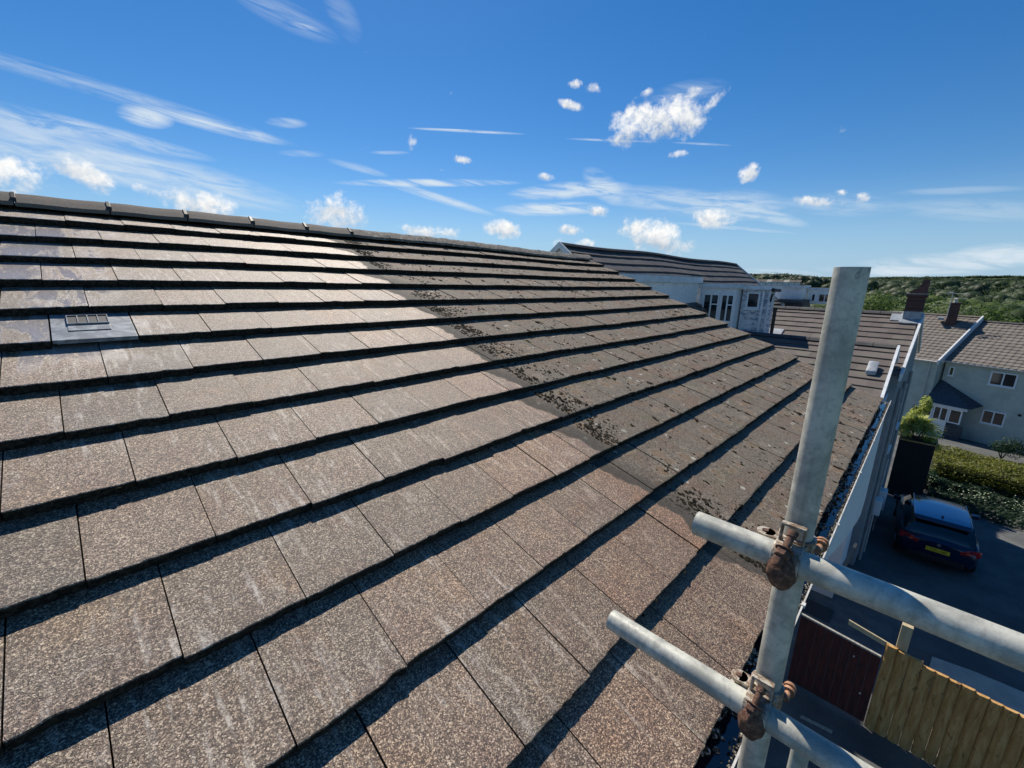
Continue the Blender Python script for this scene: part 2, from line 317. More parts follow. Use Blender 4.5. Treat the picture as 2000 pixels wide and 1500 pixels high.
def tile_material():
    k = Mat('concrete_roof_tile', (.3, .26, .22), .6)
    uv = k.tc.outputs['UV']
    at = k.N.new('ShaderNodeAttribute'); at.attribute_name = 'tone'; tone = at.outputs['Fac']
    x, s, _ = k.sep(uv)
    V = k.comb(x, s, k.math('MULTIPLY', tone, 37.0)); V0 = k.comb(x, s, 0.0)
    # grit: two sizes of aggregate
    g1 = k.voro(V, 320, 'F1', 'Color'); g1 = k.sep(g1)[0]
    g2 = k.noise(V, 460, 2, .6); g3 = k.noise(V, 90, 3, .7)
    grit = k.math('ADD', k.math('MULTIPLY', g1, .60), k.math('ADD', k.math('MULTIPLY', g2, .5), k.math('MULTIPLY', g3, .35)))
    cg = k.ramp(k.math('SUBTRACT', grit, .27), [(.10, (.030, .019, .013)), (.32, (.085, .058, .042)), (.46, (.165, .122, .092)), (.60, (.28, .22, .172)), (.74, (.62, .53, .42)), (.88, (.98, .90, .77))])
    # tone of a tile, plum / tan blotches
    cg = k.mix(k.step(tone, .0, 1., 0, .55, False), cg, k.mix(1., cg, (.95, .82, .78), 'MULTIPLY'))
    cg = k.mix(k.step(k.noise(V, 5.5, 3, .6), .45, .68, 0, .6), cg, k.mix(1., cg, (.82, .68, .66), 'MULTIPLY'))
    cg = k.mix(k.step(k.noise(V, 4.1, 3, .6), .5, .7, 0, .55), cg, k.mix(1., cg, (1.18, 1.0, .76), 'MULTIPLY'))
    cg = k.mix(1., cg, k.ramp(tone, [(0., (.84, .84, .84)), (.5, (1., .99, .98)), (1., (1.18, 1.15, 1.12))]), 'MULTIPLY')
    # lime bloom running down the slope
    st = k.noise(k.comb(k.math('MULTIPLY', x, 42.), k.math('MULTIPLY', s, 5.5), k.math('MULTIPLY', tone, 9.)), 1., 5, .65)
    ar = k.noise(k.comb(k.math('MULTIPLY', x, 1.), k.math('MULTIPLY', s, .6), 3.3), 2.2, 2, .5)
    bloom = k.math('MULTIPLY', k.step(st, .51, .69), k.step(ar, .40, .58))
    bl2 = k.math('MULTIPLY', k.step(k.noise(V, 11., 5, .7, .6), .55, .76), k.step(k.noise(V0, 1.3, 2, .5), .45, .6))
    bloom = k.math('MAXIMUM', bloom, bl2)
    bloom = k.math('MULTIPLY', bloom, k.step(g3, .3, .62))
    cg = k.mix(k.math('MULTIPLY', bloom, .8), cg, (.66, .61, .57))
    # weathered, unwashed side
    e1 = k.voro(V, 260, 'F1', 'Color'); e1 = k.sep(e1)[1]
    og = k.math('ADD', k.math('MULTIPLY', e1, .4), k.math('ADD', k.math('MULTIPLY', g2, .45), k.math('MULTIPLY', g3, .45)))
    co = k.ramp(k.math('SUBTRACT', og, .25), [(.08, (.026, .021, .015)), (.34, (.125, .104, .080)), (.56, (.255, .216, .168)), (.85, (.62, .55, .44))])
    co = k.mix(k.step(k.noise(V, 3.1, 3, .6), .42, .66, 0, .6), co, k.mix(1., co, (1.12, .86, .76), 'MULTIPLY'))
    co = k.mix(k.step(k.noise(V0, 5.3, 3, .6), .5, .72, 0, .55), co, k.mix(1., co, (.82, .90, .70), 'MULTIPLY'))
    # lichen rings
    wob = k.mix(.06, V0, k.noise(V0, 9, 3, .6, 0, True), 'ADD')
    rd = k.voro(wob, 7.5, 'F1', 'Distance'); rr = k.sep(k.voro(wob, 7.5, 'F1', 'Color'))[0]
    on = k.step(rr, .52, .56)
    disc = k.math('MULTIPLY', k.step(rd, .42, .26), on)
    ring = k.math('MULTIPLY', k.math('MULTIPLY', k.step(rd, .27, .34), k.step(rd, .47, .38)), on)
    co = k.mix(k.math('MULTIPLY', disc, .6), co, k.mix(k.step(k.noise(V, 28, 3, .7), .4, .6), (.19, .125, .07), (.25, .17, .105)))
    co = k.mix(k.math('MULTIPLY', k.math('MULTIPLY', ring, k.step(k.noise(V0, 60, 3, .7), .42, .6)), .65), co, (.33, .30, .23))
    wd = k.voro(V0, 13, 'F1', 'Distance'); wr = k.sep(k.voro(V0, 13, 'F1', 'Color'))[1]
    wl = k.math('MULTIPLY', k.math('MULTIPLY', k.step(k.math('ADD', wd, k.math('MULTIPLY', k.noise(V0, 70, 3, .7), .5)), .52, .36), k.step(wr, .8, .84)), .85)
    co = k.mix(wl, co, (.52, .50, .42))
    ds = k.math('MULTIPLY', k.step(k.noise(k.comb(k.math('MULTIPLY', x, 1.3), s, 0.), 34, 4, .65), .58, .66), k.step(k.noise(V0, 3.4, 2, .5), .4, .58))
    co = k.mix(k.math('MULTIPLY', ds, .8), co, (.03, .026, .018))
    # where the washing stopped: wavy line per course
    wv = k.noise(k.comb(0., k.math('MULTIPLY', s, 2.2), 5.), 1.0, 3, .6)
    wv2 = k.noise(V0, 14, 4, .6)
    xb = k.math('ADD', k.math('ADD', 2.06, k.math('MULTIPLY', k.math('SUBTRACT', wv, .5), .34)), k.math('MULTIPLY', k.math('SUBTRACT', wv2, .5), .07))
    fr = k.math('FRACT', k.math('DIVIDE', s, .3412))
    xb = k.math('SUBTRACT', xb, k.math('MULTIPLY', k.math('POWER', k.math('SUBTRACT', 1., fr), 2.2), k.math('MULTIPLY', k.step(k.noise(k.comb(0., k.math('FLOOR', k.math('DIVIDE', s, .3412)), 2.), 1.7, 1, .5), .38, .6), .16)))
    dx = k.math('SUBTRACT', x, xb)
    zone = k.step(dx, -.008, .012)
    smear = k.math('MULTIPLY', zone, k.step(k.math('ADD', dx, k.math('MULTIPLY', k.math('SUBTRACT', wv2, .5), .25)), .26, .04))
    co = k.mix(k.math('MULTIPLY', smear, .8), co, k.mix(g3, (.032, .028, .022), (.085, .076, .064)))
    cg = k.mix(1., cg, (.90, .88, .815), 'MULTIPLY'); cg = k.mix(k.step(k.math('ADD', x, k.math('MULTIPLY', k.math('SUBTRACT', k.noise(V, 3., 3, .6), .5), 1.2)), .5, 1.7, 0, .9), cg, k.mix(1., cg, (1.02, .89, .76), 'MULTIPLY'))
    edge = k.step(dx, -.16, -.01, 0, .35)
    cg = k.mix(edge, cg, k.mix(1., cg, (1.12, .96, .76), 'MULTIPLY'))
    c = k.mix(zone, cg, co)
    # wet corner round the vent: pale lime film, lightened to paint its silvery sheen
    wx = k.math('ADD', k.math('MULTIPLY', x, 1.), k.math('MULTIPLY', k.math('SUBTRACT', k.noise(V0, 3.4, 3, .6), .5), .9))
    wm = k.math('MULTIPLY', k.step(wx, .42, .05), k.math('MULTIPLY', k.step(s, 2.35, 2.1), k.step(s, .0, .5)))
    dry = k.step(k.noise(k.comb(k.math('MULTIPLY', x, 9.), k.math('MULTIPLY', s, 2.), 1.), 1., 4, .6, .8), .40, .56)
    wet = k.math('MULTIPLY', wm, dry)
    c = k.mix(k.math('MULTIPLY', wet, .55), c, (.42, .41, .41))
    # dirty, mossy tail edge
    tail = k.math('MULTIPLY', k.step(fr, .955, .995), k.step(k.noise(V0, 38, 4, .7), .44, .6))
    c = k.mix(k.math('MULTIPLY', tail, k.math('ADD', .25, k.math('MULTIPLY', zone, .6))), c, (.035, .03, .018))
    tcol = k.N.new('ShaderNodeAttribute'); tcol.attribute_name = 'tone'
    k.color(c)
    ro = k.math('SUBTRACT', k.math('ADD', .43, k.math('MULTIPLY', zone, .31)), k.math('MULTIPLY', wet, .2))
    ro = k.math('ADD', ro, k.math('MULTIPLY', k.math('SUBTRACT', g2, .5), .3))
    k.roughness(ro)
    hgt = k.math('ADD', k.math('MULTIPLY', g1, .5), k.math('ADD', g2, k.math('MULTIPLY', g3, .7)))
    k.bump(hgt, .6, .004)
    bn = [n for n in k.N if n.type == 'BUMP'][0]; k.L.new(k.math('SUBTRACT', .6, k.math('MULTIPLY', wet, .48)), bn.inputs['Strength'])
    k.L.new(k.math('SUBTRACT', .6, k.math('MULTIPLY', zone, .38)), k.b.inputs['Specular IOR Level'])
    return k.m

M = {}
M['tile'] = tile_material()
def moss_mat(name, a, b, sc=90):
    k = Mat(name, a, .95, 0, .2); k.color(k.mix(k.step(k.noise(k.W, sc, 4, .7), .4, .62), a, b)); k.bump(k.noise(k.W, sc*2, 3, .6), .8, .01); return k.m
M['moss'] = moss_mat('dry_moss', (.012, .010, .006), (.042, .034, .017))
M['butt'] = moss_mat('shaded_tile_edge', (.014, .012, .009), (.055, .046, .034), 70)  # near-black ends and joint sides paint in the shade under each course
def ridge_mat():
    k = Mat('ridge_tile_concrete', (.12, .1, .085), .85)
    x = k.sep(k.W)[0]
    a = k.mix(k.step(k.noise(k.W, 220, 3, .7), .35, .7), (.10, .082, .064), (.27, .23, .185))
    b = k.mix(k.step(k.noise(k.W, 28, 4, .7), .5, .66), a, (.40, .37, .30))
    b = k.mix(k.step(k.noise(k.W, 16, 4, .7), .55, .65), b, (.035, .03, .02))
    k.color(k.mix(k.step(x, 2.1, 2.6), a, b)); k.bump(k.noise(k.W, 160, 4, .7), .7, .006); return k.m
M['ridge'] = ridge_mat()
def galv():
    k = Mat('galvanised_steel', (.4, .42, .38), .5, .08, .5)
    n1 = k.noise(k.mapped(k.W, (1, 1, 1)), 14, 5, .65, .4); n2 = k.noise(k.W, 75, 4, .7); n3 = k.noise(k.W, 420, 2, .6)
    c = k.mix(k.step(n1, .36, .64), (.34, .335, .285), (.60, .59, .50))
    c = k.mix(k.step(n2, .5, .7, 0, .4), c, (.20, .205, .19))
    c = k.mix(k.step(n3, .5, .75, 0, .35), c, (.56, .58, .54))
    sc = k.math('MULTIPLY', k.step(k.noise(k.mapped(k.W, (1, 1, 1), (.3, .2, .5)), 55, 3, .5, 1.6), .665, .70), k.step(k.noise(k.W, 9, 2, .5), .47, .58))
    c = k.mix(k.math('MULTIPLY', sc, .45), c, (.08, .08, .08))
    zz = k.noise(k.mapped(k.W, (60, 60, 3)), 1., 4, .6, .3); c = k.mix(k.step(zz, .52, .7, 0, .35), c, (.22, .215, .19))
    cs = k.math('MULTIPLY', k.step(k.noise(k.W, 34, 5, .7), .62, .68), k.step(k.noise(k.W, 5, 2, .5), .5, .6)); c = k.mix(k.math('MULTIPLY', cs, .7), c, (.62, .60, .54))
    ru = k.step(k.noise(k.W, 6.5, 5, .65), .6, .74, 0, .35)
    c = k.mix(ru, c, (.33, .24, .14))
    k.color(c); k.roughness(k.step(n2, .3, .7, .38, .62)); k.bump(k.math('ADD', n2, k.math('MULTIPLY', n3, .4)), .28, .0012); return k.m
M['galv'] = galv()
def rust():
    k = Mat('rusty_steel', (.2, .1, .06), .8, .1)
    n = k.noise(k.W, 95, 5, .7); n2 = k.noise(k.W, 400, 3, .7)
    c = k.ramp(n, [(.3, (.045, .022, .016)), (.5, (.13, .065, .042)), (.62, (.24, .125, .075)), (.75, (.34, .24, .17))])
    k.color(c); k.bump(k.math('ADD', n, k.math('MULTIPLY', n2, .6)), .7, .003); return k.m
M['rust'] = rust()
k = Mat('worn_coupler_steel', (.3, .27, .22), .55, .45); k.color(k.mix(k.step(k.noise(k.W, 70, 5, .7), .42, .6), (.22, .15, .10), (.50, .46, .38))); k.bump(k.noise(k.W, 260, 3, .7), .4, .002); M['worn'] = k.m
k = Mat('orange_rust_nut', (.55, .28, .14), .6, .2); k.color(k.mix(k.step(k.noise(k.W, 120, 4, .7), .4, .6), (.30, .14, .065), (.50, .29, .17))); M['nut'] = k.m
M['black'] = simple('black_void', (.008, .008, .008), rough=.9)
M['cream_pvc'] = simple('weathered_white_plastic', (.62, .60, .55), (.42, .40, .36), 22, .45)
M['white'] = simple('white_paint', (.74, .76, .76), (.60, .62, .62), 5, .55)
M['upvc'] = simple('white_window_frame', (.80, .81, .80), rough=.35)
M['lead'] = simple('lead_flashing', (.40, .43, .45), (.26, .28, .30), 9, .5, .2)
M['felt'] = simple('roofing_felt', (.16, .16, .16), (.26, .26, .25), 6, .85, bump=.3)
def glass():
    k = Mat('window_glass', (.012, .016, .02), .06, 0, 1.0); return k.m
M['glass'] = glass()
def clad():
    k = Mat('pale_weatherboard', (.6, .62, .62), .6)
    z = k.sep(k.W)[2]; f = k.math('FRACT', k.math('MULTIPLY', z, 6.6))
    c = k.mix(k.step(k.noise(k.W, 2.3, 5, .65), .40, .66), (.78, .79, .78), (.87, .87, .85))
    c = k.mix(k.math('MULTIPLY', k.step(k.noise(k.W, 7, 5, .7), .55, .66), .45), c, (.30, .34, .36))
    k.color(c); k.bump(f, .35, .02); return k.m
M['clad'] = clad()
def worn_clad():
    k = Mat('peeling_weatherboard', (.5, .55, .58), .7)
    z = k.sep(k.W)[2]; f = k.math('FRACT', k.math('MULTIPLY', z, 6.6))
    n = k.noise(k.mapped(k.W, (1.2, 2.5, 5)), 2.2, 6, .7)
    c = k.mix(k.step(n, .46, .60), (.66, .69, .70), (.22, .28, .36))
    c = k.mix(k.step(f, .88, .97, 0, .6), c, (.10, .12, .15)); k.color(c); k.bump(f, .5, .02); return k.m
M['worn_clad'] = worn_clad()
def render_mat(name, a, b):
    k = Mat(name, a, .9)
    c = k.mix(k.step(k.noise(k.W, 1.4, 5, .65), .38, .66), a, b); c = k.mix(k.step(k.noise(k.W, 60, 3, .7), .4, .68, 0, .35), c, tuple(v*.5 for v in a))
    k.color(c); k.bump(k.noise(k.W, 70, 3, .7), .5, .012); return k.m
M['grey_render'] = render_mat('grey_pebbledash', (.30, .32, .32), (.22, .235, .24))
M['cream_render'] = render_mat('cream_pebbledash', (.52, .56, .48), (.43, .46, .40))
M['white_render'] = render_mat('white_render', (.74, .77, .77), (.66, .70, .70))
def brick():
    k = Mat('dark_red_brick', (.12, .05, .04), .85)
    n = k.N.new('ShaderNodeTexBrick'); k.L.new(k.mapped(k.W, (1, 1, 1), (rad(90), 0, rad(90))), n.inputs['Vector']); n.inputs['Scale'].default_value = 4.4
    n.inputs['Color1'].default_value = (.062, .030, .026, 1); n.inputs['Color2'].default_value = (.10, .042, .034, 1); n.inputs['Mortar'].default_value = (.15, .13, .11, 1)
    n.inputs['Mortar Size'].default_value = .015; k.color(k.mix(k.step(k.noise(k.W, 9, 4, .7), .45, .7, 0, .6), n.outputs[0], (.05, .035, .03))); return k.m
M['brick'] = brick()
M['terracotta'] = simple('terracotta_pot', (.17, .065, .045), (.09, .038, .03), 8, .8)
def far_tile(name, a, b):
    k = Mat(name, a, .8)
    at = k.N.new('ShaderNodeAttribute'); at.attribute_name = 'tone'
    c = k.mix(k.math('ADD', k.math('MULTIPLY', at.outputs['Fac'], .6), k.math('MULTIPLY', k.noise(k.W, 5, 4, .7), .4)), a, b)
    c = k.mix(k.step(k.noise(k.W, 1.1, 4, .6), .5, .68, 0, .4), c, (.17, .165, .12)); c = k.mix(k.step(k.noise(k.W, 40, 3, .7), .62, .72, 0, .6), c, (.3, .28, .25))
    k.color(c); k.bump(k.noise(k.W, 90, 3, .7), .4, .006); return k.m
M['brown_tile'] = far_tile('brown_flat_tile', (.085, .068, .06), (.145, .12, .105))
M['slate_tile'] = far_tile('dark_grey_tile', (.055, .052, .054), (.09, .082, .082))
M['pantile'] = far_tile('brown_pantile', (.13, .108, .092), (.20, .17, .145))
M['dark_slate'] = simple('blue_slate', (.03, .04, .05), (.05, .06, .075), 6, .6)
def asphalt():
    k = Mat('asphalt', (.05, .05, .05), .9)
    c = k.mix(k.step(k.noise(k.W, 1.1, 5, .6), .4, .65), (.075, .078, .076), (.12, .122, .118)); c = k.mix(k.step(k.noise(k.W, 45, 3, .75), .45, .7, 0, .6), c, (.15, .15, .14))
    c = k.mix(k.step(k.noise(k.W, .35, 4, .6), .55, .7, 0, .4), c, (.03, .03, .03)); k.color(c); k.bump(k.noise(k.W, 60, 3, .7), .5, .012); return k.m
M['asphalt'] = asphalt()
M['concrete'] = simple('pale_sun_concrete', (.52, .47, .38), (.42, .38, .31), 4, .9, bump=.3)  # pale tone doubles as painted sunlight on the drive patch
M['concrete_dark'] = simple('dirty_concrete', (.13, .13, .125), (.09, .09, .088), 3, .9, bump=.3)
def grass():
    k = Mat('rough_grass', (.05, .08, .02), .95, 0, .2); k.color(k.ramp(k.noise(k.W, .05, 8, .65), [(.35, (.035, .06, .018)), (.5, (.06, .10, .028)), (.65, (.11, .14, .045))])); return k.m
M['grass'] = grass()
def leaf(name, cols, rough=.55, trans=0.0, sc=.5):
    k = Mat(name, cols[0], rough, 0, .35)
    at = k.N.new('ShaderNodeAttribute'); at.attribute_name = 'tone'
    f = k.math('ADD', k.math('MULTIPLY', at.outputs['Fac'], .65), k.math('MULTIPLY', k.noise(k.W, sc, 3, .6), .5))
    k.color(k.ramp(f, [(.25+.5*i/(len(cols)-1), c) for i, c in enumerate(cols)]))
    tr = k.N.new('ShaderNodeBsdfTranslucent'); ms = k.N.new('ShaderNodeMixShader'); ms.inputs[0].default_value = .5
    k.L.new(k.b.inputs['Base Color'].links[0].from_socket, tr.inputs['Color']); k.L.new(k.b.outputs[0], ms.inputs[1]); k.L.new(tr.outputs[0], ms.inputs[2])
    k.L.new(ms.outputs[0], [n for n in k.N if n.type == 'OUTPUT_MATERIAL'][0].inputs[0])
    return k.m
M['leaf_wood'] = leaf('woodland_leaves', [(.03, .06, .016), (.055, .10, .025), (.09, .145, .035), (.14, .19, .05)], sc=.05)
M['leaf_far'] = leaf('far_woodland_leaves', [(.035, .058, .026), (.055, .088, .036), (.08, .115, .045)], sc=.02)
M['leaf_bush'] = leaf('bright_shrub_leaves', [(.18, .27, .04), (.34, .42, .08), (.58, .60, .20)])
M['leaf_hedge'] = leaf('hedge_leaves', [(.05, .065, .012), (.13, .15, .02), (.25, .25, .04)])
M['leaf_dark'] = leaf('dark_ivy_leaves', [(.012, .03, .014), (.02, .05, .022), (.04, .08, .04)])
M['leaf_tree'] = leaf('tree_leaves', [(.03, .06, .012), (.07, .12, .025), (.14, .19, .05)], sc=.4)
M['bark'] = simple('bark', (.07, .055, .04), (.04, .03, .025), 12, .95)
def timber(name, a, b, zs=(18, 18, 2.5), spots=True):
    k = Mat(name, a, .85); n = k.noise(k.mapped(k.W, zs), 1., 5, .65, .6)
    c = k.mix(k.step(n, .35, .68), a, b)
    if spots:
        kn = k.noise(k.mapped(k.W, (1, 14, 5)), 1., 3, .6, .5); c = k.mix(k.step(kn, .60, .68, 0, .7), c, tuple(v*.35 for v in a))
    k.color(c); k.bump(n, .4, .006); return k.m
M['fence_wood'] = timber('pressure_treated_timber', (.40, .21, .06), (.56, .34, .13))
M['post_wood'] = timber('cut_timber', (.42, .34, .2), (.5, .42, .27), spots=False)
M['gate_wood'] = timber('dark_red_gate_paint', (.10, .022, .016), (.045, .014, .011), spots=False)
M['dark_timber'] = timber('black_stained_timber', (.012, .012, .013), (.02, .02, .02), spots=False)
M['car_paint'] = simple('dark_blue_car_paint', (.008, .018, .05), rough=.22, metal=.3, spec=.8)
M['car_glass'] = simple('tinted_car_glass', (.006, .007, .009), rough=.05, spec=1.)
M['car_roof'] = simple('sky_tinted_roof_panel', (.30, .36, .44), rough=.12, spec=1., metal=.8)  # pale blue-grey puts the sky's reflection into the roof colour
M['rubber'] = simple('tyre_rubber', (.015, .015, .015), rough=.85)
M['alloy'] = simple('alloy_wheel', (.45, .46, .48), rough=.3, metal=.9)
M['red_lamp'] = simple('red_lamp_lens', (.42, .01, .012), rough=.12, spec=.9)
M['yellow_plate'] = simple('yellow_reflective_plate', (.78, .56, .02), rough=.4)
M['ink'] = simple('black_lettering', (.01, .01, .01), rough=.6)
M['black_plastic'] = simple('black_plastic', (.02, .02, .022), rough=.5)
M['pipe_black'] = simple('black_soil_pipe', (.012, .012, .014), rough=.6)
k = Mat('gutter_water', (.01, .013, .016), .03, 0, .8); k.bump(k.noise(k.W, 26, 3, .5), .25, .004); M['water'] = k.m
k = Mat('vent_grey_plastic', (.2, .22, .23), .42, 0, .5); k.color(k.mix(k.step(k.noise(k.W, 18, 4, .65, .6), .42, .6), (.15, .165, .18), (.30, .32, .33))); M['vent'] = k.m
M['mortar'] = simple('verge_mortar', (.42, .40, .35), (.26, .25, .21), 30, .9, bump=.5)

# ------------------------------------------------------------------ ground
GX0 = 9.0
def gz(x, y=0.0):
    """ground height: level by the house, falling away down the street, then the valley and the far hill"""
    z = -8.25
    if x > GX0: z -= .058*(min(x, 60)-GX0)
    if x > 60:
        t = (x-60)
        z += -.03*min(t, 90)
        if x > 150: z += 24.5*(1-math.cos(min((x-150)/600, 1)*math.pi))/2
    return z
def ground():
    xs = [-60, -20, 0, 9, 12, 15, 20, 26, 32, 40, 50, 60, 75, 90, 110, 130, 150, 180, 220, 260, 300, 350, 400, 450, 500, 560, 620, 700, 760, 900, 1400, 3000]
    ys = [-1500, -700, -350, -200, -120, -70, -40, -20, -10, -5, 0, 10, 25, 50, 90, 140, 200, 300, 450, 800, 1500]
    v = [(x, y, gz(x, y)-.012 + (mnoise.noise(Vector((x*.006, y*.006, 0)))*4 if x > 200 else 0)) for y in ys for x in xs]
    n = len(xs); f = [(j*n+i, j*n+i+1, (j+1)*n+i+1, (j+1)*n+i) for j in range(len(ys)-1) for i in range(n-1)]
    b = MB(); b.add(v, f); tag(b.build('ground', M['grass'], smooth=True), kind='structure')
ground()
def strip(name, mat, outline, dz, kind='structure', nx=1):
    b = MB(); b.face([(x, y, gz(x)+dz) for x, y in outline]); return tag(b.build(name, mat), kind=kind)
b = MB()
xs = [-14, 0, 9, 13, 17, 21, 25, 30, 36, 48, 60]
for i in range(len(xs)-1):
    x0, x1 = xs[i], xs[i+1]; b.face([(x0, -16, gz(x0)), (x1, -16, gz(x1)), (x1, 6, gz(x1)), (x0, 6, gz(x0))])
tag(b.build('driveway', M['asphalt']), kind='structure')
strip('painted_sun_patch', M['concrete'], [(9.25, -5.75), (12.3, -6.05), (12.45, -6.75), (12.6, -9.6), (9.25, -9.6)], .006)  # lighter slab colour stands in for a sunlit patch of the drive
b = MB(); b.face([(9.5, -5.6, gz(9.5)+.006), (9.5, -3.2, gz(9.5)+.006), (12.9, -3.2, gz(12.9)+.006), (12.9, -5.35, gz(12.9)+.006)])
tag(b.build('pavement', M['concrete_dark']), kind='structure')
b = MB(); b.box(11.75, 12.35, -4.25, -3.65, gz(12)-.01, gz(12)+.03)
mh = b.build('manhole_cover', M['black_plastic'], bevel=.008); tag(mh, 'dark rectangular drain cover set in the driveway beside the gutter', 'manhole cover')

# ------------------------------------------------------------------ the near house and its roof
PITCH = 0.382513385; CP, SP = math.cos(PITCH), math.sin(PITCH); G = 0.3412; TW = 0.3; T = 0.043
UMIN, UMAX, NR = -5, 23.0, 14
def sag(x, s):
    t = max(0, min(1, (x-1.0)/5.8)); return -.045*(t*t*(3-2*t))*max(0, 1-s/3.6) + .006*math.sin(x*1.7+.6)*math.sin(s*1.3+x*.4)
def RP(x, s, h):
    h += sag(x, s); return Vector((x, -s*CP-h*SP, -s*SP+h*CP))
house = empty('house', (0, 0, -8.25), 'nearest house with brown concrete tile roof, half washed clean, half mossy', 'house')
def build_tiles():
    b = MB(); rnd = random.Random(3)
    for r in range(1, NR+1):
        off = 0.0 if r % 2 == 0 else 0.5
        u = UMIN+off
        edges = [UMIN] if off else []
        while u < UMAX+1e-6: edges.append(u); u += 1
        if edges[-1] < UMAX-1e-6: edges.append(UMAX)
        for i in range(len(edges)-1):
            u0, u1 = edges[i], edges[i+1]
            if r == 6 and abs(u0) < 1e-6: continue              # the vent tile sits here
            x0, x1 = u0*TW+.0018, u1*TW-.0018
            tone = rnd.random(); dh = rnd.uniform(-.0022, .0022); dy = rnd.gauss(0, .0032); tilt = rnd.gauss(0, .0022); yaw = rnd.gauss(0, .003)
            nx = max(2, int(14*(u1-u0))) if u0 < 16 else max(2, int(6*(u1-u0)))
            s1 = r*G; s0 = (r-1)*G-.05; prof = []
            chip = rnd.random() < .22; cx = rnd.random(); ph = rnd.uniform(0, 50)
            for k_ in range(nx+1):
                f = k_/nx; x = x0+(x1-x0)*f
                e = (mnoise.noise(Vector((x*45, s1*9, ph)))*.0042 + mnoise.noise(Vector((x*160, s1*9, ph+7)))*.0022)
                if chip: e -= .010*math.exp(-((f-cx)/.06)**2)
                hh = dh + tilt*(f-.5); ss = s1+dy+yaw*(f-.5)+e
                ht = lambda s: -T*(s1-s)/G
                row = [(s0, ht(s0)+hh), ((s0+s1)/2, ht((s0+s1)/2)+hh-.0006), (s1-.012, hh-.0006), (ss-.0028, hh-.0004), (ss, hh-.0032+e*.2), (ss-.002+mnoise.noise(Vector((x*120, 3, ph)))*.0012, hh-.0405)]
                prof.append([(RP(x, s, h), (x, s)) for s, h in row])
            for k_ in range(nx):
                for j in range(5):
                    q = (prof[k_][j], prof[k_+1][j], prof[k_+1][j+1], prof[k_][j+1])
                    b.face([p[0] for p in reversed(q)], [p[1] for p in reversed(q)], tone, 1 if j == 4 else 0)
            for side, P in ((0, prof[0]), (1, prof[-1])):
                n3 = RP(0, 0, -1)-RP(0, 0, 0)
                for j in range(4):
                    a, c = P[j], P[j+1]; q = [a, c, (c[0]+n3*.036, c[1]), (a[0]+n3*.036, a[1])]
                    if side: q.reverse()
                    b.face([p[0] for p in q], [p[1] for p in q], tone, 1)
    return b.build('roof', [M['tile'], M['butt']], house)
roof = build_tiles()
roof['label'] = 'brown flat tile roof, washed on the left, grey and mossy on the right'
# batten deck below the tiles, back slope, verge mortar
b = MB(); X0, X1 = UMIN*TW, UMAX*TW; SE = NR*G
b.prism([RP(X0, -.02, -.09), RP(X0, SE-.05, -.07), RP(X0, SE-.05, -.11), RP(X0, -.02, -.12)], (X1-X0-.004, 0, 0)); b.build('roof_deck', M['black'], house)
b = MB()
for i in range(24):
    xa = X0+(X1-X0)*i/24; xb = X0+(X1-X0)*(i+1)/24; q = [Vector((xa, s*CP, -s*SP-.01)) for s in (0, SE)]+[Vector((xb, s*CP, -s*SP-.01)) for s in (SE, 0)]
    b.face([p + Vector((0, 0, sag(p.x, 0))) for p in reversed(q)], [(p.x, p.y) for p in reversed(q)], .5)
b.build('back_roof', M['tile'], house)
b = MB(); rnd = random.Random(5)
for r in range(1, NR+1):
    n = 7
    for i in range(n):
        sa = (r-1)*G+G*i/n; sb = sa+G/n; ht = lambda s: -T*(r*G-s)/G
        w0 = .028+rnd.uniform(-.004, .012); h0 = ht(sa)+.002
        b.face([RP(X1-.004, sa, h0-.003), RP(X1-.004, sb, ht(sb)-.001), RP(X1+w0, sb, ht(sb)-.006+rnd.uniform(-.003, .003)), RP(X1+w0, sa, h0-.008)])
        b.face([RP(X1+w0, sa, h0-.008), RP(X1+w0, sb, ht(sb)-.006), RP(X1+w0+.004, sb, ht(sb)-.075), RP(X1+w0+.004, sa, h0-.08)])
b.build('verge', M['mortar'], house)
# walls
b = MB(); b.box(X0, X1-.12, -2.6, 3.95, -8.3, -1.86); b.prism([(X0, -2.6, -1.50), (X0, 3.95, -1.86), (X0, 0, -.16)], (X1-X0-.12, 0, 0)); b.build('wall', M['white_render'], house)
b = MB(); b.box(X0, X1, -4.405, -3.55, -1.93, -1.905); b.box(X0, X1, -4.40, -4.38, -1.99, -1.835); b.build('fascia', M['white'], house)
# white cladding panel hanging below the gutter, its lower edge sloping down along the wall
prof = [(2.55, -1.90), (7.14, -1.90), (7.16, -3.22), (6.9, -3.36), (6.35, -3.22), (5.26, -2.88), (3.72, -2.34)]
b = MB(); b.prism([(x, -4.462, z) for x, z in prof], (0, -.018, 0)); b.build('side_panel', M['white_render'], house)
b = MB(); b.prism([(4.6, -4.50, -2.92), (4.6, -4.50, -2.96), (6.5, -4.50, -3.62), (6.5, -4.50, -3.58)], (0, -.03, 0))
b.build('canopy_trim', M['black_plastic'], house)

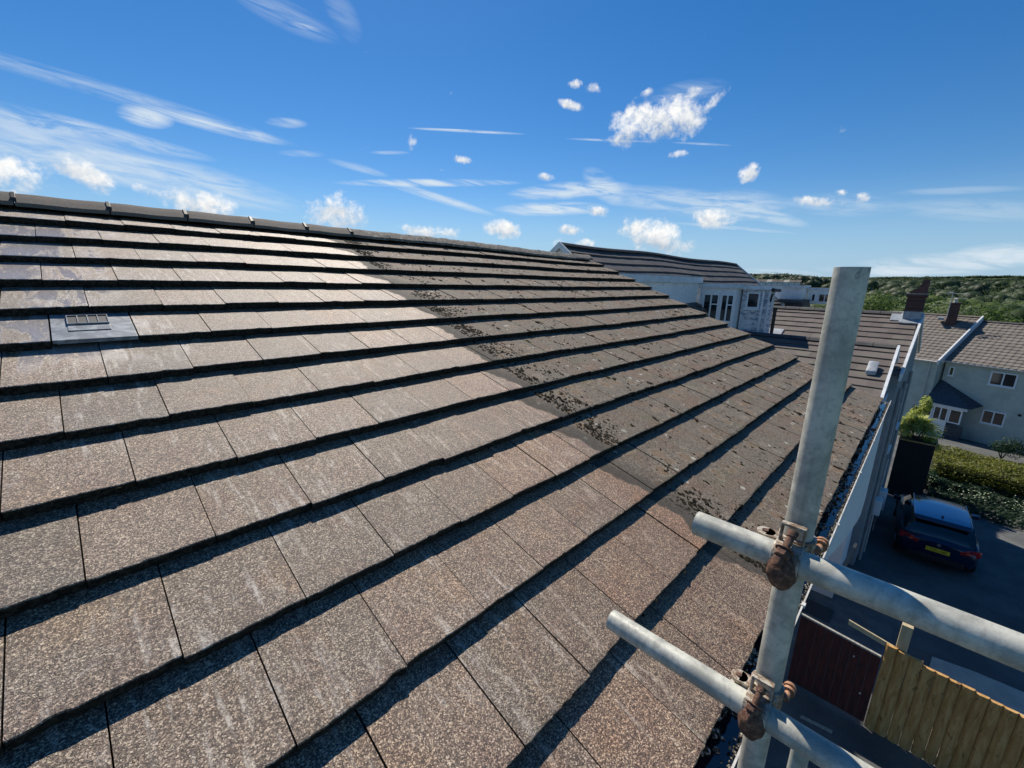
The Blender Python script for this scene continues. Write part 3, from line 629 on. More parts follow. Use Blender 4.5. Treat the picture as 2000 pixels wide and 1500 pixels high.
# vent tile
vt = MB(); s0, s1 = 5*G, 6*G; ht = lambda s: -T*(s1-s)/G
vt.prism([RP(.004, s0-.05, ht(s0-.05)-.001), RP(.004, s1-.002, -.001), RP(.004, s1-.002, -.022), RP(.004, s0-.05, ht(s0-.05)-.02)], (.292, 0, 0))
vt.prism([RP(.06, s0+.02, ht(s0)+.003), RP(.06, s0+.235, ht(s0+.235)+.004), RP(.06, s0+.235, ht(s0+.235)-.002), RP(.06, s0+.02, ht(s0)-.002)], (.15, 0, 0))
vent = vt.build('vent_tile', M['vent'], roof, bevel=.0015)
fr = MB(); a, c = s0+.045, s0+.155; x0, x1 = .062, .208
def slab(mb, xa, xb, sa, sb, h0, h1):
    p = lambda x, s, h: RP(x, s, ht(s)+h)
    mb.add([p(xa, sa, h0), p(xb, sa, h0), p(xb, sb, h0), p(xa, sb, h0), p(xa, sa, h1), p(xb, sa, h1), p(xb, sb, h1), p(xa, sb, h1)],
           [(0, 1, 2, 3), (7, 6, 5, 4), (0, 4, 5, 1), (1, 5, 6, 2), (2, 6, 7, 3), (3, 7, 4, 0)])
for i in range(5): xx = x0+(x1-x0)*i/4; slab(fr, xx-.002, xx+.002, a, c, .004, .012)
slab(fr, x0-.002, x1+.002, a-.004, a, .004, .012); slab(fr, x0-.002, x1+.002, c, c+.004, .004, .012)
g = fr.build('vent_grille', M['vent'], roof)
gm = MB(); slab(gm, x0, x1, a, c, .0045, .0062)
gm.build('vent_mesh', M['black_plastic'], roof)

# ridge tiles: angle ridges with clips at the joints of the newer ones
joints = [-1.5, -1.037, -.557, -.077, .402, .878, 1.37, 1.848, 2.31, 2.76, 3.2, 3.65, 4.1, 4.55, 5.0, 5.45, 5.9, 6.35, 6.84]
rnd = random.Random(11)
for i in range(len(joints)-1):
    xa, xb = joints[i]+.004, joints[i+1]-.004; b = MB(); old = xa > 2.0
    n = 8; lift = rnd.uniform(-.004, .004)*(2 if old else 1)
    secs = []
    for k_ in range(n+1):
        x = xa+(xb-xa)*k_/n; sg = sag(x, 0)+lift+.002*math.sin(k_)
        pr = []
        for yy, zz in ((-.135, -.058), (-.132, -.030), (-.08, .002), (-.035, .028), (0, .042), (.035, .028), (.08, .002), (.132, -.030), (.135, -.058)):
            j = mnoise.noise(Vector((x*18, yy*60, i)))*(.006 if old else .0018)
            pr.append((x, yy*.78, zz*.95+.014+sg+j))
        secs.append(pr)
    for k_ in range(n):
        for j in range(8): b.face([secs[k_][j], secs[k_+1][j], secs[k_+1][j+1], secs[k_][j+1]])
    b.face(secs[0]); b.face(list(reversed(secs[-1])))
    b.build('ridge_tile', M['ridge'], roof, smooth=True, weld=True)
    if i > 0 and not old or i == 8:
        x = joints[i]; sg = sag(x, 0)
        c = MB(); c.box(x-.009, x+.009, -.014, .014, .050+sg, .062+sg)
        c.prism([(x-.011, -.072, .006+sg), (x-.011, -.016, .052+sg), (x-.011, -.014, .062+sg), (x-.011, -.076, .014+sg)], (.022, 0, 0))
        c.box(x-.014, x+.014, -.098, -.066, -.008+sg, .018+sg)
        c.build('ridge_clip', M['black_plastic'], roof, bevel=.002)
    elif old:
        c = MB(); x = joints[i]; sg = sag(x, 0); c.prism([(x-.008, -.098, -.018+sg), (x-.008, -.02, .050+sg), (x-.008, .02, .052+sg), (x-.008, .02, .02+sg), (x-.008, -.08, -.03+sg)], (.016, 0, 0))
        for q in range(8):
            y = rnd.uniform(-.085, .015); z = .052-abs(y)*.80+sg
            sphere_pts = [(Vector((rnd.gauss(0, 1), rnd.gauss(0, 1), rnd.gauss(0, 1))).normalized()) for _ in range(6)]
            rr = rnd.uniform(.008, .016); cen = Vector((x+rnd.uniform(-.006, .006), y, z))
            vs = [cen+Vector((rr, 0, 0)), cen-Vector((rr, 0, 0)), cen+Vector((0, rr, 0)), cen-Vector((0, rr, 0)), cen+Vector((0, 0, rr)), cen-Vector((0, 0, rr*.6))]
            c.add(vs, [(0, 2, 4), (2, 1, 4), (1, 3, 4), (3, 0, 4), (2, 0, 5), (1, 2, 5), (3, 1, 5), (0, 3, 5)])
        c.build('mortar_bed', M['mortar'], roof, smooth=True)
# gutter
GY, GZ = -4.447, -1.842
b = MB(); n = 14; ro, ri = .056, .052
for xa, xb in ((X0, -.4), (-.4, 1.6), (1.6, 3.6), (3.6, 5.6), (5.6, 7.12)):
    ringo = []; 
    for k_ in range(n+1):
        t = math.pi + math.pi*k_/n; ringo.append((math.cos(t), math.sin(t)))
    for (c0, s0_), (c1, s1_) in zip(ringo[:-1], ringo[1:]):
        for r_, fl in ((ro, 0), (ri, 1)):
            q = [(xa, GY+c0*r_, GZ+s0_*r_*1.05), (xb, GY+c0*r_, GZ+s0_*r_*1.05), (xb, GY+c1*r_, GZ+s1_*r_*1.05), (xa, GY+c1*r_, GZ+s1_*r_*1.05)]
            b.face(q if fl == 0 else list(reversed(q)))
    b.box(xa, xb, GY-ro-.001, GY-ri+.0015, GZ-.004, GZ+.002); b.box(xa, xb, GY+ri, GY+ro, GZ-.002, GZ+.002)
gut = b.build('gutter', M['cream_pvc'], house, smooth=True)
for x in (-.85, .2, 1.19, 2.17, 3.09, 4.12, 5.08, 5.96, 6.85):
    c = MB()
    for k_ in range(10):
        t0 = math.pi+math.pi*k_/10; t1 = math.pi+math.pi*(k_+1)/10
        q = [(x-.012, GY+math.cos(t0)*.0585, GZ+math.sin(t0)*.062), (x+.012, GY+math.cos(t0)*.0585, GZ+math.sin(t0)*.062), (x+.012, GY+math.cos(t1)*.0585, GZ+math.sin(t1)*.062), (x-.012, GY+math.cos(t1)*.0585, GZ+math.sin(t1)*.062)]
        c.face(q)
    c.box(x-.013, x+.013, GY-.063, GY-.048, GZ-.008, GZ+.006)
    c.build('gutter_bracket', M['cream_pvc'], gut)
b = MB(); nn = 60
for i in range(nn):
    xa = X0+.02+(7.08-X0)*i/nn; xb = X0+.02+(7.08-X0)*(i+1)/nn
    b.face([(xa, GY-.047, GZ-.022), (xb, GY-.047, GZ-.022), (xb, GY+.047, GZ-.022), (xa, GY+.047, GZ-.022)])
b.build('gutter_water', M['water'], gut)

# lumps for moss and debris
ICO = None
def ico():
    global ICO
    if ICO is None:
        bm = bmesh.new(); bmesh.ops.create_icosphere(bm, subdivisions=1, radius=1); bm.verts.ensure_lookup_table()
        ICO = ([v.co.copy() for v in bm.verts], [tuple(v.index for v in f.verts) for f in bm.faces]); bm.free()
    return ICO
def lump(mb, P, X, Y, Z, rx, ry, rz, rnd, jag=.35):
    vs, fs = ico(); out = []
    for v in vs:
        q = 1+rnd.uniform(-jag, jag); out.append(P + X*(v.x*rx*q) + Y*(v.y*ry*q) + Z*(v.z*rz*q))
    mb.add(out, fs)
rnd = random.Random(21); b = MB(); EX = Vector((1, 0, 0)); ES = (RP(0, 1, 0)-RP(0, 0, 0)).normalized(); EN = (RP(0, 0, 1)-RP(0, 0, 0)).normalized()
def moss_at(x, s, size, el=1.0):
    r = math.ceil(s/G); h = -T*(r*G-s)/G
    if not (0 < s < SE-.005 and x < X1-.01): return
    lump(b, RP(x, s, h+size*.10), EX, ES, EN, size*rnd.uniform(.55, 1), size*el*rnd.uniform(.6, 1.2), size*rnd.uniform(.25, .5), rnd)
for i in range(3600):       # clumps scraped up along the washing line
    r = rnd.randint(1, NR); c = rnd.random(); xx = 2.16+abs(rnd.gauss(0, .14)); s = (r-1+rnd.betavariate(2, 1.6))*G
    patch = mnoise.noise(Vector((xx*3, s*2.2, 4)))
    if patch < -.14: continue
    moss_at(xx, s, rnd.uniform(.0035, .011) * (1.9 if rnd.random() < .06 else 1))
for i in range(3200):        # crumbs over the unwashed side
    xx = rnd.uniform(2.3, 6.85); s = rnd.uniform(.05, SE)
    if mnoise.noise(Vector((xx*1.9, s*1.9, 9))) < -.12: continue
    moss_at(xx, s, rnd.uniform(.003, .009)*(1.5 if rnd.random() < .1 else 1), 1.5)
for i in range(420):        # bigger cushions, most of them beside the joints
    r = rnd.randint(1, NR); off = .5 if r % 2 else 0.; xx = (rnd.randint(7, 22)+off)*TW+rnd.gauss(0, .02); s = (r-1+rnd.uniform(.15, .97))*G
    if xx < 2.2: continue
    z = rnd.uniform(.009, .019)
    for q in range(3): moss_at(xx+rnd.gauss(0, z*.4), s+rnd.gauss(0, z*.8), z*rnd.uniform(.5, 1), 1.5)
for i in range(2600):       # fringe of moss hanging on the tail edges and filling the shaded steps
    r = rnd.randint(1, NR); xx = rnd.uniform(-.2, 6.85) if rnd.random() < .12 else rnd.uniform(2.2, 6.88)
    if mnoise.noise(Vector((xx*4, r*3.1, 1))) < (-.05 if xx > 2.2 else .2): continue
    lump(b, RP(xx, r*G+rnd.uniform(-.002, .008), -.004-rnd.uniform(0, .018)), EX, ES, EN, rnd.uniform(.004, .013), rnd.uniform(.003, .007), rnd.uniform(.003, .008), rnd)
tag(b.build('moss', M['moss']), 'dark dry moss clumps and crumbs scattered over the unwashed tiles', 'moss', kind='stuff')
b = MB()
for i in range(2600):
    x = rnd.uniform(-.4, 7.05); d = mnoise.noise(Vector((x*2.3, 0, 3))); out = rnd.random() < .6
    y = GY-.047+abs(rnd.gauss(0, .010)) if out else GY+.045-abs(rnd.gauss(0, .03))
    if not out and d < -.05: continue
    lump(b, Vector((x, y, GZ-.02+(rnd.uniform(0, .014) if out else rnd.uniform(-.003, .006)))), EX, Vector((0, 1, 0)), Vector((0, 0, 1)), *(rnd.uniform(.002, .0055) if out else rnd.uniform(.005, .014) for _ in range(3)), rnd)
k = Mat('gutter_grit', (.1, .08, .05), .9); rr_ = k.sep(k.voro(k.W, 170, 'F1', 'Color'))[0]
k.color(k.ramp(rr_, [(.25, (.02, .018, .012)), (.5, (.10, .08, .05)), (.75, (.30, .26, .2)), (.92, (.6, .55, .48))])); M['grit'] = k.m
tag(b.build('gutter_debris', M['grit']), 'wet moss and washed grit lying in the gutter', 'debris', kind='stuff')

# ------------------------------------------------------------------ scaffold
XP, YP, XR, Z1, Z2 = .987, -4.573, .930, -.940, -1.287; PR = .02415
sc = empty('scaffold', (XP, YP, -8.25), 'grey galvanised scaffold post with two rails clamped to it by rusty couplers', 'scaffold')
b = MB(); b.tube((XP, YP, -8.2), (XP, YP, -.427), PR, seg=48, inner=.0201); b.build('upright_tube', M['galv'], sc, smooth=True)
b = MB(); b.tube((XR, -4.408, Z1), (XR, -6.6, Z1+.004), PR, seg=48, inner=.0201); b.build('rail_tube', M['galv'], sc, smooth=True)
b = MB(); b.tube((XR, -4.236, Z2-.006), (XR, -6.6, Z2+.012), PR, seg=48, inner=.0201); b.build('rail_tube', M['galv'], sc, smooth=True)
b = MB(); b.tube((1.47, -4.632, -8.2), (1.47, -4.632, -1.80), PR, seg=32, inner=.0201); b.build('upright_tube', M['galv'], sc, smooth=True)
def band(mb, c, ax, r0, r1, w, t0=0, t1=2*math.pi, seg=24):
    c = Vector(c); ax = Vector(ax).normalized(); a = ax.orthogonal().normalized(); d = ax.cross(a)
    full = abs(t1-t0-2*math.pi) < 1e-4; vs = []; n = seg if full else seg+1
    for i in range(n):
        t = t0+(t1-t0)*i/seg
        for r, z in ((r0, -w/2), (r1, -w/2), (r1, w/2), (r0, w/2)): vs.append(c+a*math.cos(t)*r+d*math.sin(t)*r+ax*z)
    fs = []
    for i in range(seg):
        j = (i+1) % n
        for q in range(4): fs.append((i*4+q, i*4+(q+1) % 4, j*4+(q+1) % 4, j*4+q))
    if not full: fs += [(0, 3, 2, 1), (seg*4, seg*4+1, seg*4+2, seg*4+3)]
    mb.add(vs, fs)
def hexnut(mb, c, ax, r, h):
    mb.tube(Vector(c)-Vector(ax)*h/2, Vector(c)+Vector(ax)*h/2, r, seg=6)
def coupler(z, k0):
    rnd = random.Random(k0)
    body = MB()
    band(body, (XP, YP, z+.002), (0, 0, 1), .0245, .0305, .046)
    band(body, (XR, YP+.002, z), (0, 1, 0), .0245, .0300, .044)
    body.box(XR+.018, XP-.016, YP-.021, YP+.021, z-.020, z+.020)
    # hinge lug of the post band on the roof side with its pin
    c = Vector((XP-.020, YP+.047, z+.016))
    body.tube(c-Vector((0, 0, .004)), c+Vector((0, 0, .004)), .0165, seg=24); body.box(c.x-.0145, c.x+.016, YP+.016, c.y, z+.012, z+.020)
    body.tube(c-Vector((0, 0, .03)), c-Vector((0, 0, .022)), .0165, seg=24)
    cp = body.build('coupler', M['worn'], sc, bevel=.0012)
    p = MB(); p.tube(c+Vector((-.001, .002, -.03)), c+Vector((-.001, .002, .0065)), .0062, .0055, seg=14); p.build('hinge_pin', M['rust'], cp, smooth=True)
    # loop on top of the rail band: frame of flat bar round the bolt head
    f = MB(); ex = Vector((.10, 0, .99)).normalized(); ey = Vector((0, 1, 0)); en = ex.cross(ey); o = Vector((XR+.012, YP+.002, z+.030))
    def bar(u0, u1, v0, v1, t0=-.008, t1=.008):
        pts = [o+ey*u+ex*v+en*t for t in (t0, t1) for v in (v0, v1) for u in (u0, u1)]
        f.add(pts, [(0, 2, 3, 1), (4, 5, 7, 6), (0, 1, 5, 4), (2, 6, 7, 3), (0, 4, 6, 2), (1, 3, 7, 5)])
    bar(-.0195, -.0155, -.012, .032); bar(.0155, .0195, -.012, .032); bar(-.0195, .0195, .028, .0325)
    f.build('bolt_loop', M['worn'], cp, bevel=.0014)
    # T-bolt leaning over the front of the rail, nut and washer
    d = Vector((-.80, .10, -.60)).normalized(); p0 = Vector((XR+.002, YP+.001, z+.050)); bo = MB()
    bo.tube(p0, p0+d*.068, .0063, .0060, seg=18)
    bo.tube(p0-d*.004-Vector((0, 0, -.001)), p0+d*.007, .0088, .0080, seg=18)
    for q in range(9): bo.tube(p0+d*(.046+q*.0025), p0+d*(.0473+q*.0025), .0068, .0064, seg=18)
    bt = bo.build('bolt', M['rust'], cp, smooth=True)
    nu = MB(); hexnut(nu, p0+d*.042, d, .0128, .012); nu.tube(p0+d*.0335, p0+d*.0355, .0150, seg=20); nu.build('nut', M['rust'], cp, bevel=.001)
    # hinged flap closing over the front of the rail: a rounded cast lump
    bm = bmesh.new(); bmesh.ops.create_uvsphere(bm, u_segments=28, v_segments=18, radius=1)
    Cc = Vector((XR-.023, YP+.003, z-.013))
    for v in bm.verts:
        p_ = v.co.copy(); q = 1+.10*mnoise.noise(p_*2.3+Vector((k0, 0, 0)))
        w = Vector((p_.x*.0225*q, p_.y*.0240*q, p_.z*.0360*q))
        v.co = Cc+w
    fl = MB(); bm.verts.ensure_lookup_table(); fl.add([v.co.copy() for v in bm.verts], [tuple(v.index for v in ff.verts) for ff in bm.faces]); bm.free()
    fl.build('flap', M['rust'], cp, smooth=True, soft=True)
    # the nuts of the post band, catching the sun on the outer side
    q = MB(); c2 = Vector((XP+.036, YP-.034, z+.006)); ax = Vector((.72, .05, .69)).normalized()
    q.tube(Vector((XP+.004, YP-.034, z+.004)), Vector((XP+.052, YP-.034, z+.004)), .0062, seg=16)
    for t in (.026, .038): q.tube(Vector((XP+t, YP-.034, z+.004)), Vector((XP+t+.008, YP-.034, z+.004)), .0120, .0112, seg=20)
    q.build('bolt', M['nut'], cp, bevel=.001)
coupler(Z1, 1); coupler(Z2, 2)

# ------------------------------------------------------------------ neighbouring roofs
def roof_slope(mb, O, eu, es, en, W, Ls, gauge, tw, thick, seed=0, cut=None, wob=None, panti=False):
    """courses of tiles: O top corner at the ridge, eu along the ridge, es down the slope, en normal"""
    rnd = random.Random(seed); nr = int(math.ceil(Ls/gauge))
    for r in range(nr):
        s0 = r*gauge; s1 = min((r+1)*gauge, Ls); off = 0 if r % 2 else .5; u = -off*tw
        if panti: u = 0
        while u < W-1e-4:
            a = max(0, u); c = min(W, u+tw); u += tw
            if c-a < .01: continue
            tone = rnd.random(); j = rnd.uniform(-.003, .003)
            def P(x, s, h):
                if wob: h += wob(x, s)
                return O+eu*x+es*s+en*h
            if not panti:
                q = [P(a, s0, -thick+j), P(c, s0, -thick+j), P(c, s1, j), P(a, s1, j)]; mb.face(list(reversed(q)), [(0, 0)]*4, tone)
                q = [P(a, s1, j), P(c, s1, j), P(c, s1, -thick), P(a, s1, -thick)]; mb.face(list(reversed(q)), [(0, 0)]*4, tone)
            else:
                n = 6; pr = [(a+(c-a)*i/n, .026*(1+math.cos(2*math.pi*(i/n+.1)))/2-.0+(-.012 if i in (0, n) else 0)) for i in range(n+1)]
                for (xa, ha), (xb, hb) in zip(pr[:-1], pr[1:]):
                    q = [P(xa, s0, ha-thick), P(xb, s0, hb-thick), P(xb, s1, hb), P(xa, s1, ha)]; mb.face(list(reversed(q)), [(0, 0)]*4, tone)
                    q = [P(xa, s1, ha), P(xb, s1, hb), P(xb, s1, hb-thick-.01), P(xa, s1, ha-thick-.01)]; mb.face(list(reversed(q)), [(0, 0)]*4, tone)
V = Vector
def slope_quad(mb, ridge0, ridge1, eave0, gauge=.3412, tw=.3, thick=.024, seed=0, **kw):
    eu = (ridge1-ridge0); W = eu.length; eu.normalize(); es = (eave0-ridge0); Ls = es.length; es.normalize(); en = eu.cross(es)
    if en.z < 0: en = -en
    roof_slope(mb, ridge0, eu, es, en, W, Ls, gauge, tw, thick, seed, **kw)
def ridge_cap(mb, p0, p1, r=.09):
    d = (p1-p0).normalized(); side = d.cross(V((0, 0, 1))).normalized()
    n = max(1, int((p1-p0).length/.45))
    for i in range(n):
        a = p0+(p1-p0)*(i/n)+d*.006; c = p0+(p1-p0)*((i+1)/n)-d*.006
        mb.prism([a+side*r+V((0, 0, -.045)), a+side*r*.5+V((0, 0, .015)), a+V((0, 0, .035)), a-side*r*.5+V((0, 0, .015)), a-side*r+V((0, 0, -.045))], c-a)
def rect(mb, P, ax, up, n, w, h, d, mi=0):
    """box on a wall: P lower left corner, ax/up in-plane, n outward"""
    pts = [P+ax*a+up*b_+n*c for c in (-.03, d) for b_ in (0, h) for a in (0, w)]
    mb.add(pts, [(0, 2, 3, 1), (4, 5, 7, 6), (0, 1, 5, 4), (2, 6, 7, 3), (0, 4, 6, 2), (1, 3, 7, 5)], mi)
def window(parent, P, ax, n, w, h, panes, fr=.06, sill=True, transom=None, name='window'):
    up = V((0, 0, 1)); f = MB()
    rect(f, P, ax, up, n, w, fr, .035); rect(f, P+up*(h-fr), ax, up, n, w, fr, .035)
    rect(f, P+up*fr, ax, up, n, fr, h-2*fr, .0345); rect(f, P+up*fr+ax*(w-fr), ax, up, n, fr, h-2*fr, .0345)
    for i in range(1, panes): rect(f, P+up*fr+ax*(w*i/panes-fr*.45), ax, up, n, fr*.9, h-2*fr, .033)
    if transom:
        for i, tz in transom: rect(f, P+ax*(w*i/panes+fr*.5)+up*(h*tz-fr*.4), ax, up, n, w/panes-fr, fr*.8, .031)
    if sill: rect(f, P-up*.05-ax*.04, ax, up, n, w+.08, .045, .09)
    wo = f.build(name, M['upvc'], parent)
    g = MB(); rect(g, P+up*fr*.9+ax*fr*.9, ax, up, n, w-1.8*fr, h-1.8*fr, .012); g.build('pane', M['glass'], wo)
    return wo

# stepped neighbour with the low gable just past our verge
A2, B2, E2 = V((12.3, -4.12, -2.8)), V((14.5, -4.20, -1.9)), V((15.6, -4.2, -2.35))
n2 = empty('gabled_house', (13, -2, -8.5), 'low house with white edged gable and grey box vent, just past the nearest roof', 'house', 'stepped houses down the street')
b = MB(); es = (A2-B2).normalized(); w0 = V((9.6, -4.06, -1.9+(9.6-14.5)*.409))
slope_quad(b, V((14.5, -4.18, -1.9)), V((14.5, .9, -1.9)), V((12.2, -4.18, -1.9-2.3*.409)), thick=.03, seed=4)
slope_quad(b, V((14.5, -4.18, -1.9)), V((14.5, .9, -1.9)), V((15.7, -4.18, -1.9-1.2*.409)), thick=.03, seed=5)
r2 = b.build('roof', M['brown_tile'], n2)
b = MB(); ridge_cap(b, V((14.5, -4.18, -1.89)), V((14.5, .9, -1.89)), .13); b.build('ridge_tile', M['slate_tile'], r2)
b = MB(); b.box(12.95, 15.5, -4.14, .9, -8.8, -3.2)
b.prism([(12.95, -4.14, -3.2), (15.5, -4.17, -3.2), (15.5, -4.17, -2.4), (14.5, -4.17, -1.98), (12.95, -4.14, -2.64)], (0, 5.0, 0)); b.box(12.25, 12.95, -4.12, .9, -3.02, -2.96); b.build('wall', M['white_render'], n2)
b = MB(); top = lambda x: -1.9+(x-14.5)*.409 if x < 14.5 else -1.9-(x-14.5)*.409
b.prism([(12.2, -4.24, top(12.2)+.03), (14.5, -4.24, -1.87), (14.5, -4.24, -2.04), (12.2, -4.24, top(12.2)-.14)], (0, .055, 0))
b.build('bargeboard', M['white'], n2)
b = MB(); b.prism([(14.503, -4.24, -1.87), (15.6, -4.24, top(15.6)+.03), (15.6, -4.24, top(15.6)-.14), (14.503, -4.24, -2.04)], (0, .055, 0)); b.build('bargeboard', M['white'], n2)
b = MB(); b.prism([(12.9, -4.21, -3.25), (15.3, -4.21, -3.25), (15.3, -4.21, -3.33), (12.9, -4.21, -3.33)], (0, .04, 0)); b.build('soffit_band', M['white'], n2)
window(n2, V((13.4, -4.17, -4.9)), V((1, 0, 0)), V((0, -1, 0)), 1.5, 1.1, 2)
b = MB(); c0 = V((13.45, -4.0, top(13.45)))
b.prism([(13.05, -3.98, top(13.05)+.01), (13.50, -3.98, top(13.5)+.02), (13.45, -3.98, top(13.45)+.14), (13.07, -3.98, top(13.05)+.11)], (0, .20, 0))
vb = b.build('roof_vent', M['lead'], n2, bevel=.03, smooth=True)

# taller house behind it with the brick chimney
n3 = empty('chimney_house', (18.6, -2, -8.7), 'brown tiled house with a tall brick chimney and white bargeboard behind the low gable', 'house', 'stepped houses down the street')
RZ = -1.26; sl3 = .43
b = MB(); slope_quad(b, V((18.6, -4.38, RZ)), V((18.6, 2.4, RZ)), V((15.2, -4.38, RZ-3.4*sl3)), thick=.03, seed=8)
slope_quad(b, V((18.6, -4.38, RZ)), V((18.6, 2.4, RZ)), V((21.8, -4.38, RZ-3.2*sl3)), thick=.03, seed=9); r3 = b.build('roof', M['brown_tile'], n3)
b = MB(); ridge_cap(b, V((18.6, -4.35, RZ+.01)), V((18.6, 2.4, RZ+.01)), .14); b.build('ridge_tile', M['slate_tile'], r3)
b = MB(); b.prism([(15.3, -4.34, -9.3), (21.6, -4.50, -9.3), (21.6, -4.50, RZ-3.0*sl3-.1), (18.6, -4.42, RZ-.1), (15.3, -4.34, RZ-3.3*sl3-.1)], (0, 6.6, 0)); b.build('wall', M['grey_render'], n3)
b = MB(); b.prism([(15.2, -4.40, RZ-3.4*sl3+.04), (18.6, -4.50, RZ+.04), (18.6, -4.50, RZ-.16), (15.2, -4.40, RZ-3.4*sl3-.16)], (0, .06, 0)); b.build('bargeboard', M['white'], n3)
b = MB(); b.prism([(18.603, -4.50, RZ+.04), (21.8, -4.58, RZ-3.2*sl3+.04), (21.8, -4.58, RZ-3.2*sl3-.16), (18.603, -4.50, RZ-.16)], (0, .06, 0)); b.build('bargeboard', M['white'], n3)
for x, y in ((15.9, -4.42), (17.3, -4.46), (19.6, -4.52)):
    b = MB(); b.tube((x, y, -8.9), (x, y, -3.2), .045, seg=12); b.build('downpipe', M['grey_render'], n3, smooth=True)
for x, z in ((16.3, -5.2), (18.2, -4.9), (18.3, -7.6)):
    window(n3, V((x, -4.37-.025*(x-15.3), z)), V((1, -.025, 0)).normalized(), V((-.025, -1, 0)).normalized(), .9, 1.35, 2)
def stack(parent, cx, cy, w, d, z0, z1, z2, pots, taper=True):
    b = MB(); b.box(cx-d/2, cx+d/2, cy-w/2, cy+w/2, z0, z1); b.box(cx-d/2-.04, cx+d/2+.04, cy-w/2-.04, cy+w/2+.04, z1, z1+.09)
    c = b.build('chimney', M['brick'], parent)
    m_ = MB(); m_.box(cx-d/2-.05, cx+d/2+.05, cy-w/2-.05, cy+w/2+.05, z1+.09, z1+.115); m_.build('mortar_cap', M['mortar'], c)
    if taper:
        t = MB(); n = 6
        for i in range(n):
            za = z1+.115+(z2-z1-.115)*i/n; zb = z1+.115+(z2-z1-.115)*(i+1)/n
            wa = w*(1-.62*math.sin(math.pi/2*min(1, (i)/n*1.25))); wb = w*(1-.62*math.sin(math.pi/2*min(1, (i+1)/n*1.25)))
            da = d*(1-.35*i/n); db = d*(1-.35*(i+1)/n); y0 = cy-w/2
            t.add([V((cx-da/2, y0, za)), V((cx+da/2, y0, za)), V((cx+da/2, y0+wa, za)), V((cx-da/2, y0+wa, za)), V((cx-db/2, y0, zb)), V((cx+db/2, y0, zb)), V((cx+db/2, y0+wb, zb)), V((cx-db/2, y0+wb, zb))],
                  [(0, 3, 2, 1), (4, 5, 6, 7), (0, 1, 5, 4), (1, 2, 6, 5), (2, 3, 7, 6), (3, 0, 4, 7)])
        t.build('flue_top', M['terracotta'], c)
    return c
b = MB(); b.box(21.75, 24.2, -3.2, .8, -9.5, -1.95); b.build('added_shade_block', M['grey_render'], n3)  # unseen block added behind the gable to shade the ground beside the car
ch = stack(n3, 18.45, -4.235, .42, .55, -1.9, -.74, -.21, 1)
b = MB(); b.prism([(17.95, -4.46, RZ-.65*sl3+.035), (18.62, -4.46, RZ+.06), (18.62, -4.46, RZ+.02), (17.95, -4.46, RZ-.65*sl3+.005)], (0, .50, 0))
b.prism([(18.1, -3.96, RZ-.5*sl3+.02), (18.62, -3.96, RZ+.05), (18.62, -3.96, RZ+.01), (18.1, -3.96, RZ-.5*sl3)], (0, .22, 0)); b.build('flashing', M['lead'], ch)
b = MB(); b.box(18.17, 18.73, -4.45, -4.02, -1.40, -1.17); b.build('flashing', M['lead'], ch)
b = MB(); b.tube((16.55, -.885, -2.1), (16.55, -.885, -1.19), .055, seg=14); b.tube((16.55, -.885, -1.29), (16.55, -.885, -1.2), .07, seg=14); fl = b.build('soil_pipe', M['pipe_black'], n3, smooth=True)
b = MB(); z = RZ-2.05*sl3; b.prism([(16.2, -1.15, RZ-2.4*sl3+.03), (17.0, -1.15, RZ-1.6*sl3+.03), (17.0, -1.15, RZ-1.6*sl3-.01), (16.2, -1.15, RZ-2.4*sl3-.01)], (0, .5, 0)); b.build('flashing', M['lead'], n3)

# the white box dormers and the long roof beyond our ridge
nA = empty('dormer_house', (14, 1, -8.4), 'house with long dark tiled roof above flat roofed white boarded dormers', 'house')
def wavA(x, s): return .012*math.sin((x-2.5)*.75)*math.exp(-((x-5.2)/3.0)**2) - .02*math.sin(x*.9)
b = MB(); rA0, rA1 = V((9.55, 2.82, .51)), V((23.75, 2.82, .51))
slope_quad(b, rA0, rA1, V((9.55, .5, .51-2.32*.78)), thick=.035, seed=14, wob=wavA)
slope_quad(b, rA0, rA1, V((9.55, 5.6, .51-2.78*.78)), thick=.035, seed=15); rA = b.build('roof', M['slate_tile'], nA)
b = MB()
for i in range(30):
    x0 = 9.55+14.2*i/30; x1 = 9.55+14.2*(i+1)/30; ridge_cap(b, V((x0, 2.82, .52+wavA(x0-9.55, 0))), V((x1, 2.82, .52+wavA(x1-9.55, 0))), .1)
b.build('ridge_tile', M['slate_tile'], rA)
b = MB(); b.prism([(9.62, .6, -1.3), (9.62, 2.82, .42), (9.62, 5.1, -1.3)], (.1, 0, 0)); b.prism([(23.6, .6, -1.3), (23.6, 2.82, .42), (23.6, 5.1, -1.3)], (.1, 0, 0)); b.box(9.7, 23.6, .9, 5.0, -8.8, -1.0); b.build('wall', M['white_render'], nA)
for xx in (9.5, 23.72):
    for sgn in (-1, 1):
        b = MB(); b.prism([(xx, 2.82, .56), (xx, 2.82+sgn*2.4, .56-2.4*.78), (xx, 2.82+sgn*2.4, .40-2.4*.78), (xx, 2.82, .40)], (.05, 0, 0)); b.build('bargeboard', M['white'], nA)
def dormer(parent, x0, x1, y0, y1, z0, z1, mat, name='dormer', over=.10, th=.11):
    b = MB(); b.box(x0, x1, y0, y1, z0, z1); d = b.build(name, mat, parent)
    b = MB(); b.box(x0-over, x1+over, y0-over, y1+over, z1, z1+th); f = b.build('flat_roof', M['felt'], d, bevel=.01)
    b = MB(); b.box(x0-over-.02, x1+over+.02, y0-over-.02, y0-over, z1-.05, z1+th-.02); b.box(x0-over-.02, x0-over, y0-over, y1+over, z1-.05, z1+th-.02); b.build('roof_trim', M['white'], d)
    return d
d1 = dormer(nA, 8.6, 14.22, .82, 2.2, -2.6, -.40, M['clad'], over=.06, th=.15)
